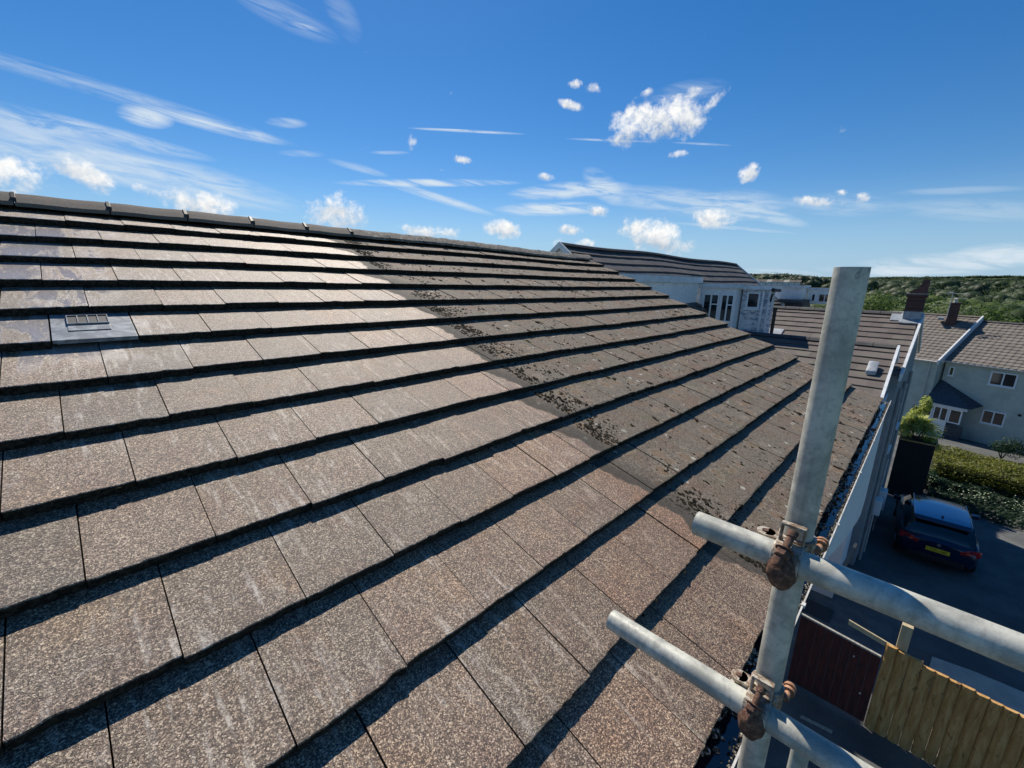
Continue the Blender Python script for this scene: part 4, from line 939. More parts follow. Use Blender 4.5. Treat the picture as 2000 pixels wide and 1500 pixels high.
d1['label'] = 'plain white boarded dormer wall with no window'
d2 = dormer(nA, 14.30, 15.5, -.30, .78, -2.4, -.53, M['clad'], over=.07, th=.09)
d2['label'] = 'boarded dormer wall with two white windows'
d3 = dormer(n3, 14.72, 15.25, -1.12, -.36, -2.3, -.56, M['worn_clad'], over=.09, th=.09)
nX = V((-1, 0, 0)); ay = V((0, -1, 0))
window(d2, V((14.30, .66, -1.62)), ay, nX, .50, .86, 2, .045, False, [(1, .62)])
window(d2, V((14.30, .12, -1.62)), ay, nX, .40, .86, 2, .045, False, [(1, .62)])
window(d3, V((14.72, -.50, -1.17)), ay, nX, .36, .48, 1, .04, True)
b = MB(); b.box(14.66, 14.71, -.98, -.92, -2.2, -.62); b.box(14.66, 14.71, -1.14, -1.09, -2.2, -.62); b.build('corner_board', M['white'], d3)
b = MB(); b.box(14.24, 14.298, .74, .80, -2.3, -.5); b.build('corner_board', M['white'], d2)
b = MB(); b.tube((14.60, -.26, -.60), (14.60, -.26, -.80), .05, seg=12); b.tube((14.60, -.26, -.80), (14.62, -.20, -.92), .045, seg=12); b.tube((14.62, -.20, -.92), (14.62, -.20, -2.1), .03, seg=12); b.build('rainwater_hopper', M['cream_pvc'], d2, smooth=True)
b = MB(); b.tube((14.6, -1.2, -.60), (15.35, -1.2, -.62), .05, seg=12); b.tube((14.62, -1.2, -.72), (14.70, -1.15, -.95), .03, seg=10); b.build('gutter', M['pipe_black'], d3, smooth=True)

# third row of flat roofed dormers beyond the chimney house
nC = empty('far_dormer_house', (26, 0, -9), 'flat roofed pale boarded house seen over brown roof, just left of scaffold post top', 'house')
dC = dormer(nC, 24.1, 25.5, -.12, 1.15, -1.1, -.52, M['clad'], over=.05, th=.08); b = MB(); b.box(23.9, 25.5, -.3, 1.3, -9.2, -1.12); b.box(23.6, 24.0, -.3, 1.3, -1.25, -1.12); b.build('wall', M['dark_slate'], nC)
dD = dormer(nC, 25.2, 25.9, -1.5, -.16, -1.3, -.62, M['clad'], over=.05, th=.07)
window(dD, V((25.2, -.34, -1.2)), ay, nX, .16, .36, 1, .03, False); window(dD, V((25.2, -.62, -1.22)), ay, nX, .5, .40, 2, .035, False)

# ------------------------------------------------------------------ the rendered houses at the end of the street
e5 = V((.342, .940, 0)); f5 = V((-.940, .342, 0)); O5 = V((40.31, -5.82, 0))
def F(s, z, off=0.): return O5+e5*s+f5*off+V((0, 0, z))
n5 = empty('cream_house', F(-4, -10.2), 'cream pebbledashed house with pantile roof and slate roofed porch, ending the drive', 'house')
ez, rz5 = -5.13, -2.62
b = MB(); slope_quad(b, F(-11, rz5, -4), F(-.05, rz5, -4), F(-11, ez+.05, .25), gauge=.33, tw=.30, thick=.03, seed=31, panti=True)
slope_quad(b, F(-11, rz5, -4), F(-.05, rz5, -4), F(-11, ez, -8.2), gauge=.33, tw=.30, thick=.03, seed=32, panti=False); b.build('roof', M['pantile'], n5)
b = MB(); ridge_cap(b, F(-11, rz5+.03, -4), F(-.05, rz5+.03, -4), .13); b.build('ridge_tile', M['slate_tile'], n5)
def gable_body(mb, s0, s1, zb, ez, rz, o0=0, o1=-8, om=-4):
    p = lambda s, z, o: F(s, z, o)
    sec = [(zb, o0), (ez-.05, o0), (rz-.12, om), (ez-.05, o1), (zb, o1)]
    mb.prism([p(s0, z, o) for z, o in sec], e5*(s1-s0))
b = MB(); gable_body(b, -11, -.08, -11, ez, rz5); b.build('wall', M['cream_render'], n5)
b = MB(); gu = [F(-11, ez-.02, .22), F(-.05, ez-.02, .22)]; b.tube(gu[0], gu[1], .055, seg=12); b.build('gutter', M['cream_pvc'], n5, smooth=True)
b = MB()
for o0, z0, o1, z1 in ((.3, ez+.02, -4, rz5+.05), (-4, rz5+.05, -8.2, ez)):
    P0 = F(-.05, z0, o0); P1 = F(-.05, z1, o1); b.prism([P0+V((0, 0, .06)), P1+V((0, 0, .06)), P1-V((0, 0, .16)), P0-V((0, 0, .16))], e5*.1)
b.build('bargeboard', M['white'], n5)
ax5 = -e5
window(n5, F(-2.25, -6.25), ax5, f5, 1.15, .86, 2, .07); window(n5, F(-.32, -6.07), ax5, f5, .27, .6, 1, .06)
window(n5, F(-2.38, -8.70), ax5, f5, 1.02, .86, 2, .07)
b = MB(); rect(b, F(-3.85, -7.86), ax5, V((0, 0, 1)), f5, .14, .14, .03); b.build('wall_vent', M['black_plastic'], n5)
# porch: lean-to with a hipped slate roof
po = MB(); za, zb2 = -6.42, -7.84; D = 1.15
apx = F(-.12, za, .0); l = F(.18, zb2, D); r_ = F(-2.15, zb2+.02, D); rw = F(-2.35, -7.66, 0.); lw = F(.30, -7.7, 0.)
po.face([apx, l, r_]); po.face([apx, r_, rw]); po.face([lw, l, apx]); po.face([l, lw, rw, r_])
pr_ = po.build('porch', M['dark_slate'], n5)
b = MB(); rect(b, F(.1, -8.02, D-.12), ax5, V((0, 0, 1)), f5, 2.1, .16, .06)
b.build('porch_fascia', M['white'], pr_)
window(pr_, F(.05, -8.95, D-.18), ax5, f5, .42, .92, 1, .07, False); window(pr_, F(-.40, -8.95, D-.18), ax5, f5, .75, .92, 2, .07, False); window(pr_, F(-1.18, -8.95, D-.18), ax5, f5, .62, .92, 1, .07, False)
b = MB(); rect(b, F(.05, -10.2, D-.24), ax5, V((0, 0, 1)), f5, 1.2, 1.24, .05); b.build('door', M['upvc'], pr_)
b = MB(); rect(b, F(-1.18, -10.2, D-.24), ax5, V((0, 0, 1)), f5, .78, 1.1, .06); b.build('brick_plinth', M['dark_slate'], pr_)
b = MB(); b.box(-1, 1, -1, 1, 0, 0); 
b = MB(); b.prism([F(.1, -10.2, .0), F(.1, -10.2, D-.2), F(.1, -7.9, D-.2), F(.1, -7.9, 0)], -e5*.05); b.build('side_screen', M['glass'], pr_)
# attached house on its left, set forward
n4 = empty('pantiled_house', F(2, -10), 'narrow rendered house with pantile roof between brick chimney and porch house', 'house')
b = MB(); slope_quad(b, F(.05, -2.35, -4), F(5.2, -2.35, -4), F(.05, -5.15, .85), gauge=.33, tw=.30, thick=.03, seed=41, panti=True)
b.face([F(.05, -2.35, -4), F(5.2, -2.35, -4), F(5.2, -5.1, -8.3), F(.05, -5.1, -8.3)], [(0, 0)]*4, .5); b.build('roof', M['pantile'], n4)
b = MB(); gable_body(b, .05, 5.1, -11, -5.2, -2.38, .7, -8.1, -4); b.build('wall', M['cream_render'], n4)
b = MB(); ridge_cap(b, F(.05, -2.32, -4), F(5.2, -2.32, -4), .13); b.build('ridge_tile', M['pantile'], n4)
b = MB(); b.tube(F(.05, -5.2, .9), F(5.2, -5.2, .9), .055, seg=12); b.tube(F(.42, -5.25, .8), F(.42, -10, .8), .04, seg=12); b.build('gutter', M['cream_pvc'], n4, smooth=True)
b = MB()
for s in (.05,):
    P0 = F(s, -5.15, .95); P1 = F(s, -2.33, -4); b.prism([P0+V((0, 0, .08)), P1+V((0, 0, .08)), P1-V((0, 0, .18)), P0-V((0, 0, .18))], -e5*.08)
b.build('bargeboard', M['white'], n4)
b = MB(); cc = V((43.7, -5.62, 0)); b.box(43.4, 44.0, -5.95, -5.42, -3.0, -1.50); b.box(43.36, 44.04, -5.99, -5.38, -1.50, -1.42); c4 = b.build('chimney', M['brick'], n4)
b = MB(); b.tube((43.7, -5.66, -1.42), (43.7, -5.66, -1.25), .13, .09, seg=12); b.tube((43.7, -5.66, -1.25), (43.7, -5.66, -1.17), .04, seg=10); b.tube((43.7, -5.66, -1.17), (43.7, -5.66, -1.13), .15, .06, seg=12); b.build('chimney_pot', M['cream_pvc'], c4, smooth=True)
b = MB(); b.box(43.3, 44.06, -5.30, -5.0, -2.62, -2.48); b.build('flashing', M['lead'], c4)
b = MB(); b.tube((43.35, -5.42, -2.5), (43.35, -5.42, -.70), .022, seg=8); b.tube((43.35, -5.02, -.78), (43.35, -6.25, -.82), .02, seg=6); b.tube((43.35, -5.42, -1.06), (43.35, -6.2, -1.12), .018, seg=6); b.tube((43.35, -5.44, -.78), (43.35, -5.20, -.74), .06, seg=8)
for q in range(6): yy = -5.1-q*.2; b.tube((43.15, yy, -.79), (43.55, yy, -.79), .012, seg=5)
ae = b.build('tv_aerial', M['cream_pvc'], c4)

# ------------------------------------------------------------------ foliage
def leaves(mb, cx, cy, cz, rx, ry, rz, n, size, rnd, shell=.55, tone=None, flat=.0, spiky=0):
    lobes = [(V((rnd.gauss(0, .42), rnd.gauss(0, .42), rnd.uniform(-.45, .62))), rnd.uniform(.38, .62)) for _ in range(9)]
    for i in range(n):
        L_, lr = lobes[i % 9]; d = V((rnd.gauss(0, 1), rnd.gauss(0, 1), rnd.gauss(0, 1))).normalized()
        q = L_+d*lr*(shell+(1-shell)*rnd.random())
        P = V((cx+q.x*rx, cy+q.y*ry, cz+q.z*rz))
        nrm = (d+V((rnd.gauss(0, .45), rnd.gauss(0, .45), rnd.gauss(0, .45)+.35))).normalized(); a = nrm.orthogonal().normalized(); c = nrm.cross(a); t = rnd.uniform(0, 6.28)
        u = (a*math.cos(t)+c*math.sin(t)); w = nrm.cross(u); sz = size*rnd.uniform(.6, 1.35)
        tn = min(1, max(0, rnd.gauss(.5, .22))) if tone is None else tone+rnd.uniform(-.15, .15)
        mb.face([P-u*sz, P+w*sz*.5, P+u*sz, P-w*sz*.5], [(0, 0)]*4, tn)
def trunk_mb(x, y, z0, z1, r):
    b = MB(); b.tube((x, y, z0), (x+.1, y, (z0+z1)/2), r, r*.7, seg=8); b.tube((x+.1, y, (z0+z1)/2), (x, y+.1, z1), r*.7, r*.3, seg=8)
    for i in range(5):
        a = i*1.3; b.tube((x+.1, y, z0+(z1-z0)*(.45+.08*i)), (x+math.cos(a)*(z1-z0)*.28, y+math.sin(a)*(z1-z0)*.28, z0+(z1-z0)*(.8+.05*i)), r*.35, r*.1, seg=6)
    return b
rnd = random.Random(77)
bm_ = bmesh.new(); bmesh.ops.create_icosphere(bm_, subdivisions=2, radius=1); bm_.verts.ensure_lookup_table()
ICO2 = ([v.co.copy() for v in bm_.verts], [tuple(v.index for v in f.verts) for f in bm_.faces]); bm_.free()
def crown_lobes(mb, x, y, z, w, h, n, rnd):
    tone0 = rnd.random()
    for i in range(n):
        a = rnd.uniform(0, 6.28); q = rnd.uniform(.1, .6) if i else 0; c = V((x+math.cos(a)*w*q, y+math.sin(a)*w*q, z+h*rnd.uniform(-.2, .45))); r = w*rnd.uniform(.38, .62); rz = min(h*.6, r*1.1); s = rnd.uniform(0, 99)
        base = len(mb.v)
        for v in ICO2[0]:
            k_ = 1+.34*mnoise.noise(v*2.1+V((s, 0, 0)))+rnd.uniform(-.07, .07); mb.v.append((c.x+v.x*r*k_, c.y+v.y*r*k_, c.z+v.z*rz*k_))
        tn = min(1, max(0, tone0+rnd.uniform(-.2, .2)))
        for f in ICO2[1]: mb.f.append(tuple(base+j for j in f)); mb.uv.append([(0, 0)]*3); mb.tone.append(min(1, max(0, tn+rnd.uniform(-.12, .12)))); mb.mi.append(0)
# far wooded hill and valley: one mass nobody could count
def polar(az, d): return math.cos(rad(az))*d, math.sin(rad(az))*d
near = MB(); far = MB()
for i in range(1250):
    d = 120+rnd.random()**.8*560; az = rnd.uniform(-9, 22) if rnd.random() < .93 else rnd.uniform(-30, 60)
    x, y = polar(az, d); 
    if mnoise.noise(Vector((x*.011, y*.02, 2))) < -.28 and d > 260: continue
    h = rnd.uniform(5, 11); w = h*rnd.uniform(.7, 1.1); g0 = gz(x)
    if x > 200: g0 += mnoise.noise(Vector((x*.006, y*.006, 0)))*4
    top_ang = (g0+h+.457)/d
    lim = .0115+.0085*max(0, min(1, (az-7)/5))
    if top_ang > lim: h = max(2.0, lim*d-.457-g0)
    mb = near if d < 260 else far
    crown_lobes(mb, x, y, g0+h*.45, w*.75, h*.6, 7 if d < 260 else 4, rnd)
    leaves(mb, x, y, g0+h*.5, w*.85, w*.85, h*.66, int(420*min(1, 150/d)), .24*max(1, d/190), rnd, .9)
tag(near.build('woodland', M['leaf_wood'], smooth=True, soft=True), 'green woodland filling the valley behind the houses', 'woodland', kind='stuff')
tag(far.build('distant_woodland', M['leaf_far'], smooth=True, soft=True), 'far wooded hillside along the horizon', 'woodland', kind='stuff')
# single trees just behind the end houses
spots = [(62, -1.2, 9.2, 3.8, 'leafy tree rising between the two chimneys, behind the end houses'), (66, -4.3, 9.7, 4.4, 'broad pale green tree above the cream house roof at the right edge'),
         (58, -3.0, 8.6, 3.3, 'round green tree just right of the tv aerial behind the roofs'), (72, -6.3, 10.2, 4.6, 'tall tree behind the cream house, partly cut by the right edge'),
         (60, 4.1, 8.3, 3.8, 'low yellow green tree just right of the scaffold post top, behind the brown roof'), (70, 2.3, 9.0, 4.2, 'dark round tree left of the brick chimney in the valley'),
         (84, .6, 10.6, 5.0, 'taller dark tree right behind the brick chimney')]
for d, az, h, w, lab in spots:
    x, y = polar(az, d); g0 = gz(x); t = empty('tree', (x, y, g0), lab, 'tree', 'trees behind the end houses')
    trunk_mb(x, y, g0, g0+h*.85, .22).build('trunk', M['bark'], t)
    b = MB(); leaves(b, x, y, g0+h*.62, w, w, h*.42, 5200, .17, rnd, .6); b.build('crown', M['leaf_tree'], t)
# tiny houses on the hill
for i in range(9):
    az = 14.9-i*.55; d = 330; x, y = polar(az, d); z = d*.0052-.457; hh = empty('hillside_house', (x, y, z-7), 'tiny pale house in the far terrace on the wooded hill', 'house', 'tiny terrace on the hill')
    ex = V((-math.sin(rad(az)), math.cos(rad(az)), 0)); ey = V((math.cos(rad(az)), math.sin(rad(az)), 0)); O = V((x, y, z))
    b = MB(); b.prism([O-ex*1.4-V((0, 0, 7)), O+ex*1.4-V((0, 0, 7)), O+ex*1.4, O-ex*1.4], ey*4); b.build('wall', M['white'], hh)
    b = MB(); b.prism([O-ex*1.5-ey*.2, O+ex*1.5-ey*.2, O+ex*.9+ey*2+V((0, 0, 1.5)), O-ex*2.1+ey*2+V((0, 0, 1.5))], V((0, 0, .15))); b.build('roof', M['pantile' if i % 3 else 'concrete'], hh)

# hedge, shrubs, planter at the end of the drive
b = MB(); hx0, hx1 = 26.0, 29.6
for i in range(30000):
    x = rnd.uniform(hx0, hx1); y = -5.9-rnd.random()*9; topz = -8.05+.16*mnoise.noise(V((x*.8, y*.8, 0)))-.06*(x-28)
    z = topz-abs(rnd.gauss(0, .10)) if rnd.random() < .6 else rnd.uniform(gz(x), topz); 
    if z < topz-.3: x = hx0+abs(rnd.gauss(0, .12)) if rnd.random() < .8 else x
    P = V((x, y, z)); nr = V((rnd.gauss(0, .6), rnd.gauss(0, .6), 1)).normalized(); a = nr.orthogonal().normalized(); t = rnd.uniform(0, 6.28); u = a*math.cos(t)+nr.cross(a)*math.sin(t); w = nr.cross(u); sz = rnd.uniform(.03, .065)
    b.face([P-u*sz, P+w*sz*.6, P+u*sz, P-w*sz*.6], [(0, 0)]*4, min(1, max(0, rnd.gauss(.5, .25))))
b.box(hx0+.25, hx1-.1, -15, -6.0, gz(28)-.2, -8.3)
tag(b.build('hedge', M['leaf_hedge']), 'clipped yellow green hedge running along the far side of the drive', 'hedge')
b = MB()
for i in range(9000):
    x = rnd.uniform(23.2, 26.2); y = -5.9-rnd.random()*9; t_ = (x-23.2)/3; P = V((x, y, gz(x)+.15+.55*t_*(1+.4*mnoise.noise(V((x, y, 3))))-abs(rnd.gauss(0, .06))))
    nr = V((rnd.gauss(-.4, .6), rnd.gauss(0, .6), 1)).normalized(); a = nr.orthogonal().normalized(); t = rnd.uniform(0, 6.28); u = a*math.cos(t)+nr.cross(a)*math.sin(t); w = nr.cross(u); sz = rnd.uniform(.04, .08)
    b.face([P-u*sz, P+w*sz*.6, P+u*sz, P-w*sz*.6], [(0, 0)]*4, min(1, max(0, rnd.gauss(.4, .25))))
b.prism([(23.3, -5.95, -9.3), (26.2, -5.95, -9.4), (26.2, -5.95, -8.8)], (0, -9, 0))
tag(b.build('ground_cover', M['leaf_dark']), 'dark ivy covering the bank in front of the hedge', 'ground cover', kind='stuff')
def shrub(x, y, z, r, h, n, mat, lab, spiky=0, grp=None, name='shrub', size=.05):
    t = empty(name, (x, y, z), lab, 'shrub', grp)
    b = MB(); 
    for i in range(7): a = i*.9; b.tube((x, y, z), (x+math.cos(a)*r*.5, y+math.sin(a)*r*.5, z+h*.7), .02, .008, seg=5)
    b.build('stem', M['bark'], t)
    b = MB()
    if n: leaves(b, x, y, z+h*.55, r, r, h*.48, n, size, rnd, .6)
    for i in range(spiky):
        a = rnd.uniform(0, 6.28); e = rnd.uniform(.1, 1.45); d = V((math.cos(a)*math.cos(e), math.sin(a)*math.cos(e), math.sin(e))); L_ = r*rnd.uniform(.8, 1.3); o = V((x, y, z+h*.45)); sd_ = d.cross(V((0, 0, 1))).normalized()*.034
        m1 = o+d*L_*.55; m2 = o+d*L_-V((0, 0, L_*.28)); tn = rnd.uniform(.3, 1)
        b.face([o-sd_*.6, o+sd_*.6, m1+sd_, m1-sd_], [(0, 0)]*4, tn); b.face([m1-sd_, m1+sd_, m2], [(0, 0)]*3, tn)
    b.build('foliage', mat, t); return t
shrub(24.1, -5.10, -6.75, .85, 1.1, 1500, M['leaf_bush'], 'spiky sunlit cordyline with long pale leaves above the dark planter', 420, name='cordyline')
shrub(24.9, -4.98, -6.6, .42, 1.8, 3200, M['leaf_bush'], 'bright green upright bush behind the spiky plant', size=.055)
shrub(24.2, -5.55, -7.2, .42, .8, 1500, M['leaf_bush'], 'rounded light green bush spilling over the planter corner', size=.04)
for x, y, r, h, lab in ((25.3, -5.85, .55, 1.0, 'dark ivy bush with pale flowers between planter and hedge'), (25.2, -7.0, .5, .7, 'low dark shrub with pale leaves in front of the hedge'), (25.3, -8.3, .5, .6, 'small dark shrub at the foot of the hedge, near the right edge'), (35.5, -8.9, .9, 1.5, 'dark round shrub below the ground floor window of the cream house')):
    shrub(x, y, gz(x), r, h, 2200, M['leaf_dark'], lab, size=.045)
b = MB()
for i in range(120):
    x, y = rnd.choice(((25.0, -5.75), (24.95, -6.9), (25.0, -7.3), (25.0, -8.5))); P = V((x-.2+rnd.gauss(0, .12), y+rnd.gauss(0, .2), gz(x)+.75+rnd.gauss(0, .12)-(.25 if y < -6 else 0)))
    lump(b, P, EX, V((0, 1, 0)), V((0, 0, 1)), .022, .022, .014, rnd)
tag(b.build('white_flowers', simple('petals', (.62, .66, .5), (.45, .55, .25), 20, .7)), 'pale flowers dotted along the shrubs in front of the hedge', 'flowers', kind='stuff')
pl = empty('planter', (23.9, -5.1, -9.1), 'tall black timber planter with a pale rim at the foot of the grey gable wall', 'planter')
b = MB(); b.box(23.45, 24.6, -5.72, -4.62, -9.25, -6.62); b.build('planter_box', M['dark_timber'], pl)
b = MB(); b.box(23.41, 23.47, -5.76, -4.60, -6.62, -6.57); b.box(23.47, 24.62, -5.78, -5.72, -6.62, -6.57); b.build('rim', M['fence_wood'], pl)
b = MB(); b.box(23.5, 24.55, -5.68, -4.66, -6.7, -6.64); b.build('soil', M['moss'], pl)
b = MB(); b.prism([(21.9, -5.3, gz(21.9)), (25.6, -5.9, gz(25.6)), (25.6, -14, gz(25.6)), (25.45, -14, gz(25.5)), (25.4, -6.05, gz(25.4)), (21.9, -5.45, gz(21.9))], (0, 0, .13)); tag(b.build('kerb', M['concrete_dark']), kind='structure')

# ------------------------------------------------------------------ fence and gate by the drive
fx = 9.0; gz9 = -8.25
gt = empty('gate', (fx, -4.5, gz9), 'dark red boarded side gate with its sunlit top edge painted pale under the gutter', 'gate')
b = MB()
for i in range(9):
    y1 = -3.92-i*.134; b.box(fx, fx+.022, y1-.130, y1, -8.16, -6.615-.002*(i % 2)-.10*(-(y1+3.92))*.9)
b.build('board_panel', M['gate_wood'], gt)
b = MB(); 
b.prism([(fx-.004, -3.92, -6.60), (fx-.004, -5.12, -6.71), (fx-.004, -5.12, -6.74), (fx-.004, -3.92, -6.63)], (.045, 0, 0)); b.build('painted_lit_edge', M['mortar'], gt)  # pale strip paints sunlight along the top of the gate
for y, z in ((-4.78, -6.95), (-4.98, -7.62)):
    b = MB(); b.tube((fx-.012, y, z), (fx+.01, y, z), .012, seg=10); b.build('bolt_head', M['upvc'], gt)
fe = empty('timber_fence', (fx, -6.5, gz9), 'yellow brown fence of rough upright timber boards beside the dark gate', 'fence')
b = MB(); y = -5.14; rnd = random.Random(9); i = 0
while y > -9.2:
    w = rnd.uniform(.135, .16); n = 6; z0, z1 = -8.22, -6.42-.12*(-(y+5.14))/1.6+rnd.uniform(-.012, .012)
    if i > 2: z1 -= .05
    zs = [z0+(z1-z0)*q/8 for q in range(9)]; ph = rnd.uniform(0, 9)
    for q in range(8):
        for j in range(n):
            def pt(jj, zz):
                f = jj/n; bul = math.sin(math.pi*f)**.6*.035; e = mnoise.noise(V((y*3, zz*4, ph)))*.012
                return (fx-bul, y-w*f+e*(1 if 0 < jj < n else .6), zz)
            b.face([pt(j, zs[q]), pt(j, zs[q+1]), pt(j+1, zs[q+1]), pt(j+1, zs[q])])
    b.face([(fx, y, z1), (fx-.03, y-w*.2, z1), (fx-.03, y-w*.8, z1), (fx, y-w, z1), (fx+.03, y-w, z1), (fx+.03, y, z1)])
    b.face([(fx+.03, y, z0), (fx+.03, y, z1), (fx+.03, y-w, z1), (fx+.03, y-w, z0)])
    y -= w+.004; i += 1
b.build('board_panel', M['fence_wood'], fe)
b = MB(); b.box(fx+.04, fx+.13, -5.40, -5.26, -8.25, -5.97); b.build('post', M['post_wood'], fe)
b = MB(); b.prism([(fx+.04, -4.60, -6.32), (fx+.04, -5.24, -6.44), (fx+.04, -5.24, -6.53), (fx+.04, -4.60, -6.41)], (.03, 0, 0)); b.build('rail', M['post_wood'], fe)
b = MB(); b.box(fx+.03, fx+.06, -9.2, -5.3, -6.62, -6.60); b.build('capping', M['post_wood'], fe)
# pale edging strips on the ground below the gate
b = MB()
for a, c in (((8.35, -4.28), (8.42, -4.75)), ((7.75, -4.36), (7.78, -4.62)), ((8.0, -5.25), (8.12, -5.75)), ((7.3, -5.75), (7.5, -6.35))):
    b.prism([(a[0], a[1], -8.25), (c[0], c[1], -8.25), (c[0]+.03, c[1], -8.25), (a[0]+.03, a[1], -8.25)], (0, 0, .05))
tag(b.build('edging', M['mortar']), kind='structure')

# white meter boxes at the foot of the wall
for x, y, z, w, h, lab in ((16.4, -4.42, -6.8, .35, .5, 'nearer pale meter box low on the shaded gable wall'), (18.4, -4.48, -7.2, .4, .7, 'farther, larger meter box low on the shaded gable wall')):
    bx = empty('meter_box', (x, y, z-h), lab, 'meter box', 'meter boxes on the gable wall')
    b = MB(); b.box(x, x+w, y-.20, y, z-h, z); b.build('box', M['white_render'], bx, bevel=.03, smooth=True)
    b = MB(); b.tube((x+w/2, y-.06, gz(x)), (x+w/2, y-.06, z-h), .02, seg=8); b.build('conduit', M['cream_pvc'], bx, smooth=True)

# ------------------------------------------------------------------ car
def make_car():
    hx, hy = .9986, .0523; H = V((hx, hy, 0)).normalized(); Lf = V((-H.y, H.x, 0)); rear = V((17.1, -6.06, 0)); rear.z = gz(17.6)
    c = empty('parked_car', rear+H*2.1, 'dark blue hatchback parked in shade on the drive, seen from behind and above', 'car')
    P = lambda x, y, z: rear+H*x+Lf*y+V((0, 0, z))
    # stations along the car: x, half width, (z, width factor) profile
    def loft(mb, secs, mi=0, capb=True):
        n = len(secs[0]); vs = [p for s_ in secs for p in s_]; fs = []
        for i in range(len(secs)-1):
            for j in range(n-1): fs.append((i*n+j, i*n+j+1, (i+1)*n+j+1, (i+1)*n+j))
        fs.append(tuple(range(n))); fs.append(tuple(range((len(secs)-1)*n+n-1, (len(secs)-1)*n-1, -1)))
        mb.add(vs, fs, mi)
    body = MB(); st = [(0, .70, .42, .86), (.06, .80, .34, .92), (.25, .87, .26, .98), (.8, .90, .22, 1.0), (1.8, .90, .22, .97), (2.9, .90, .22, .93), (3.5, .88, .24, .88), (3.95, .78, .28, .76), (4.12, .62, .36, .62)]
    secs = []
    for x, w, zb, zt in st:
        secs.append([P(x, -w*.9, zb), P(x, -w, zb+.16), P(x, -w*1.0, (zb+zt)/2), P(x, -w*.97, zt-.08), P(x, -w*.86, zt), P(x, 0, zt+.03), P(x, w*.86, zt), P(x, w*.97, zt-.08), P(x, w, (zb+zt)/2), P(x, w, zb+.16), P(x, w*.9, zb)])
    loft(body, secs); bo = body.build('body', M['car_paint'], c, smooth=True, weld=True)
    cab = MB(); cs = [(.16, .74, .93, .96), (.30, .70, .93, 1.17), (.52, .66, .93, 1.40), (1.2, .65, .93, 1.47), (2.0, .64, .93, 1.46), (2.45, .64, .92, 1.36), (3.1, .72, .90, .93)]
    secs = [[P(x, -.82 if .3 < x < 2.9 else -.78, zb), P(x, -w-.04, zt-.06 if zt > 1 else zt-.01), P(x, -w*.8, zt), P(x, 0, zt+.015), P(x, w*.8, zt), P(x, w+.04, zt-.06 if zt > 1 else zt-.01), P(x, .82 if .3 < x < 2.9 else .78, zb)] for x, w, zb, zt in cs]
    loft(cab, secs); cb = cab.build('cabin_glass', M['car_glass'], c, smooth=True, weld=True)
    rf = MB(); rs = [(.40, .60, 1.385), (.50, .64, 1.425), (.9, .645, 1.465), (1.5, .64, 1.485), (2.05, .63, 1.475), (2.35, .60, 1.41)]
    secs = [[P(x, -w, z-.02), P(x, -w*.7, z+.012), P(x, 0, z+.02), P(x, w*.7, z+.012), P(x, w, z-.02), P(x, w*.95, z-.05), P(x, -w*.95, z-.05)] for x, w, z in rs]
    loft(rf, secs); ro = rf.build('roof', M['car_roof'], c, smooth=True, weld=True)
    s_ = MB(); s_.box(0, 0, 0, 0, 0, 0); s_ = MB()
    s_.prism([P(.30, -.60, 1.375), P(.48, -.62, 1.43), P(.48, .62, 1.43), P(.30, .60, 1.375)], (0, 0, .022)); s_.build('spoiler', M['car_paint'], c, bevel=.008)
    an = MB(); an.prism([P(.62, -.02, 1.475), P(.78, -.02, 1.475), P(.64, -.02, 1.53)], Lf*.04); an.build('antenna', M['black_plastic'], c)
    for sg in (-1, 1):
        t = MB(); t.prism([P(-.005, sg*.44, .80), P(-.01, sg*.66, .78), P(.14, sg*.88, .79), P(.22, sg*.905, .87), P(.10, sg*.84, .93), P(.02, sg*.60, .90)], V((0, 0, .012)))
        t.prism([P(-.012, sg*.46, .74), P(-.012, sg*.68, .73), P(.10, sg*.875, .75), P(.10, sg*.86, .90), P(-.005, sg*.68, .89), P(-.012, sg*.46, .84)], H*.06)
        t.build('tail_lamp', M['red_lamp'], c, bevel=.004)
        mm = MB(); a = P(2.6, sg*.88, .95); mm.prism([P(2.55, sg*.86, .93), P(2.75, sg*.86, .93), P(2.72, sg*1.06, .95), P(2.60, sg*1.06, .95)], (0, 0, .13)); mm.build('wing_mirror', M['car_paint'], c, bevel=.02)
        rrail = MB(); rrail.tube(P(.5, sg*.63, 1.45), P(2.2, sg*.62, 1.47), .012, seg=6); rrail.build('roof_rail', M['alloy'], c)
    pt = MB(); pt.prism([P(-.018, .26, .60), P(-.018, -.26, .60), P(-.006, -.26, .715), P(-.006, .26, .715)], -H*.012); pl_ = pt.build('number_plate', M['yellow_plate'], c)
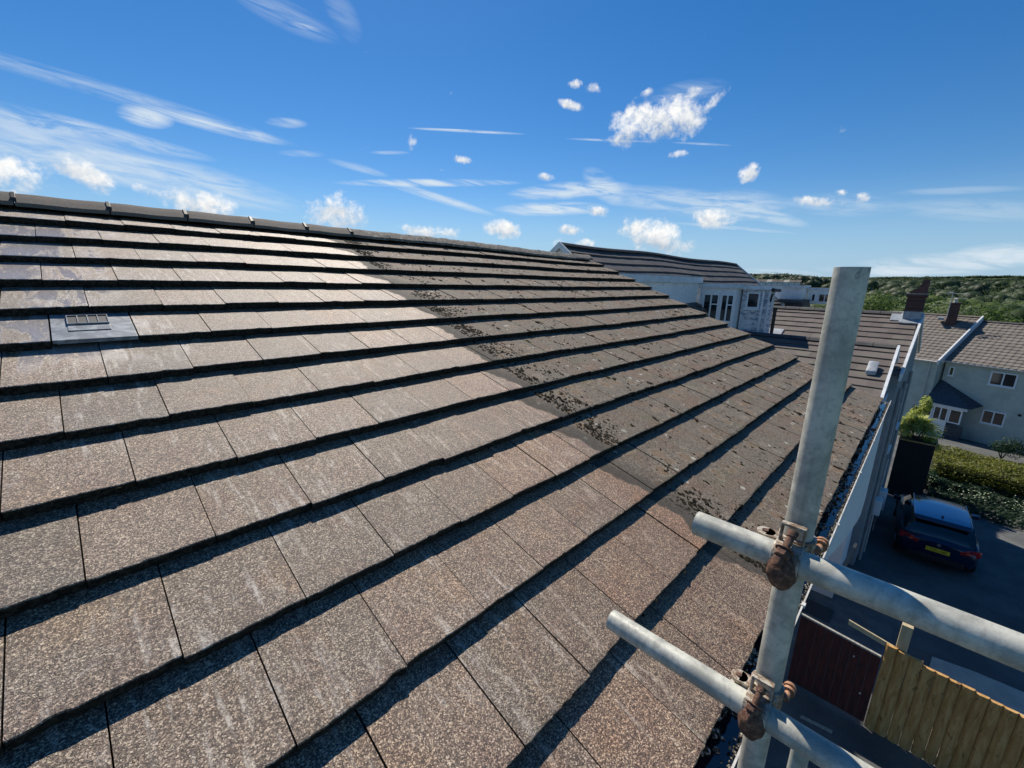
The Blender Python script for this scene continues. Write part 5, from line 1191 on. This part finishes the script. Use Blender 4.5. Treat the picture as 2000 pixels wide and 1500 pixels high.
    def stroke(mb, a, c_, w=.0075):
        (x0, z0), (x1, z1) = a, c_; Q = lambda u, z: P(-.033+(z-.60)*.10, .26-u, z)
        dx, dz = x1-x0, z1-z0; l_ = math.hypot(dx, dz) or 1; nx_, nz_ = -dz/l_*w/2, dx/l_*w/2; ex_, ez_ = dx/l_*w/2, dz/l_*w/2
        mb.prism([Q(x0+nx_-ex_, z0+nz_-ez_), Q(x1+nx_+ex_, z1+nz_+ez_), Q(x1-nx_+ex_, z1-nz_+ez_), Q(x0-nx_-ex_, z0-nz_-ez_)], -H*.003)
    GL = {'C': [((1, 1), (0, 1)), ((0, 1), (0, 0)), ((0, 0), (1, 0))], 'P': [((0, 0), (0, 1)), ((0, 1), (1, 1)), ((1, 1), (1, .5)), ((1, .5), (0, .5))], 'O': [((0, 0), (0, 1)), ((0, 1), (1, 1)), ((1, 1), (1, 0)), ((1, 0), (0, 0))],
          'S': [((1, 1), (0, 1)), ((0, 1), (0, .5)), ((0, .5), (1, .5)), ((1, .5), (1, 0)), ((1, 0), (0, 0))], 'W': [((0, 1), (.25, 0)), ((.25, 0), (.5, .7)), ((.5, .7), (.75, 0)), ((.75, 0), (1, 1))], 'E': [((1, 1), (0, 1)), ((0, 1), (0, 0)), ((0, 0), (1, 0)), ((0, .5), (.8, .5))]}
    ink = MB(); u = .035
    for chh in ('C', 'P', 'O', 'S', None, 'O', 'W', 'E'):
        if chh is None: u += .035; continue
        for a, d_ in GL[chh]: stroke(ink, (u+a[0]*.040, .622+a[1]*.068), (u+d_[0]*.040, .622+d_[1]*.068))
        u += .060
    ink.build('plate_lettering', M['ink'], pl_)
    bp = MB(); bp.prism([P(-.03, -.62, .30), P(-.03, .62, .30), P(-.05, .60, .46), P(-.05, -.60, .46)], H*.14); bp.build('rear_bumper', M['black_plastic'], c, bevel=.015)
    em = MB(); em.tube(P(-.012, 0, .835), P(.01, 0, .835), .045, seg=20); em.build('badge', M['alloy'], c)
    for x in (.72, 3.35):
        for sg in (-1, 1):
            w = MB(); w.tube(P(x, sg*.70, .31), P(x, sg*.915, .31), .31, seg=28); wo = w.build('wheel', M['rubber'], c, bevel=.02)
            r_ = MB(); r_.tube(P(x, sg*.90, .31), P(x, sg*.922, .31), .2, seg=20); r_.build('rim', M['alloy'], wo)
make_car()
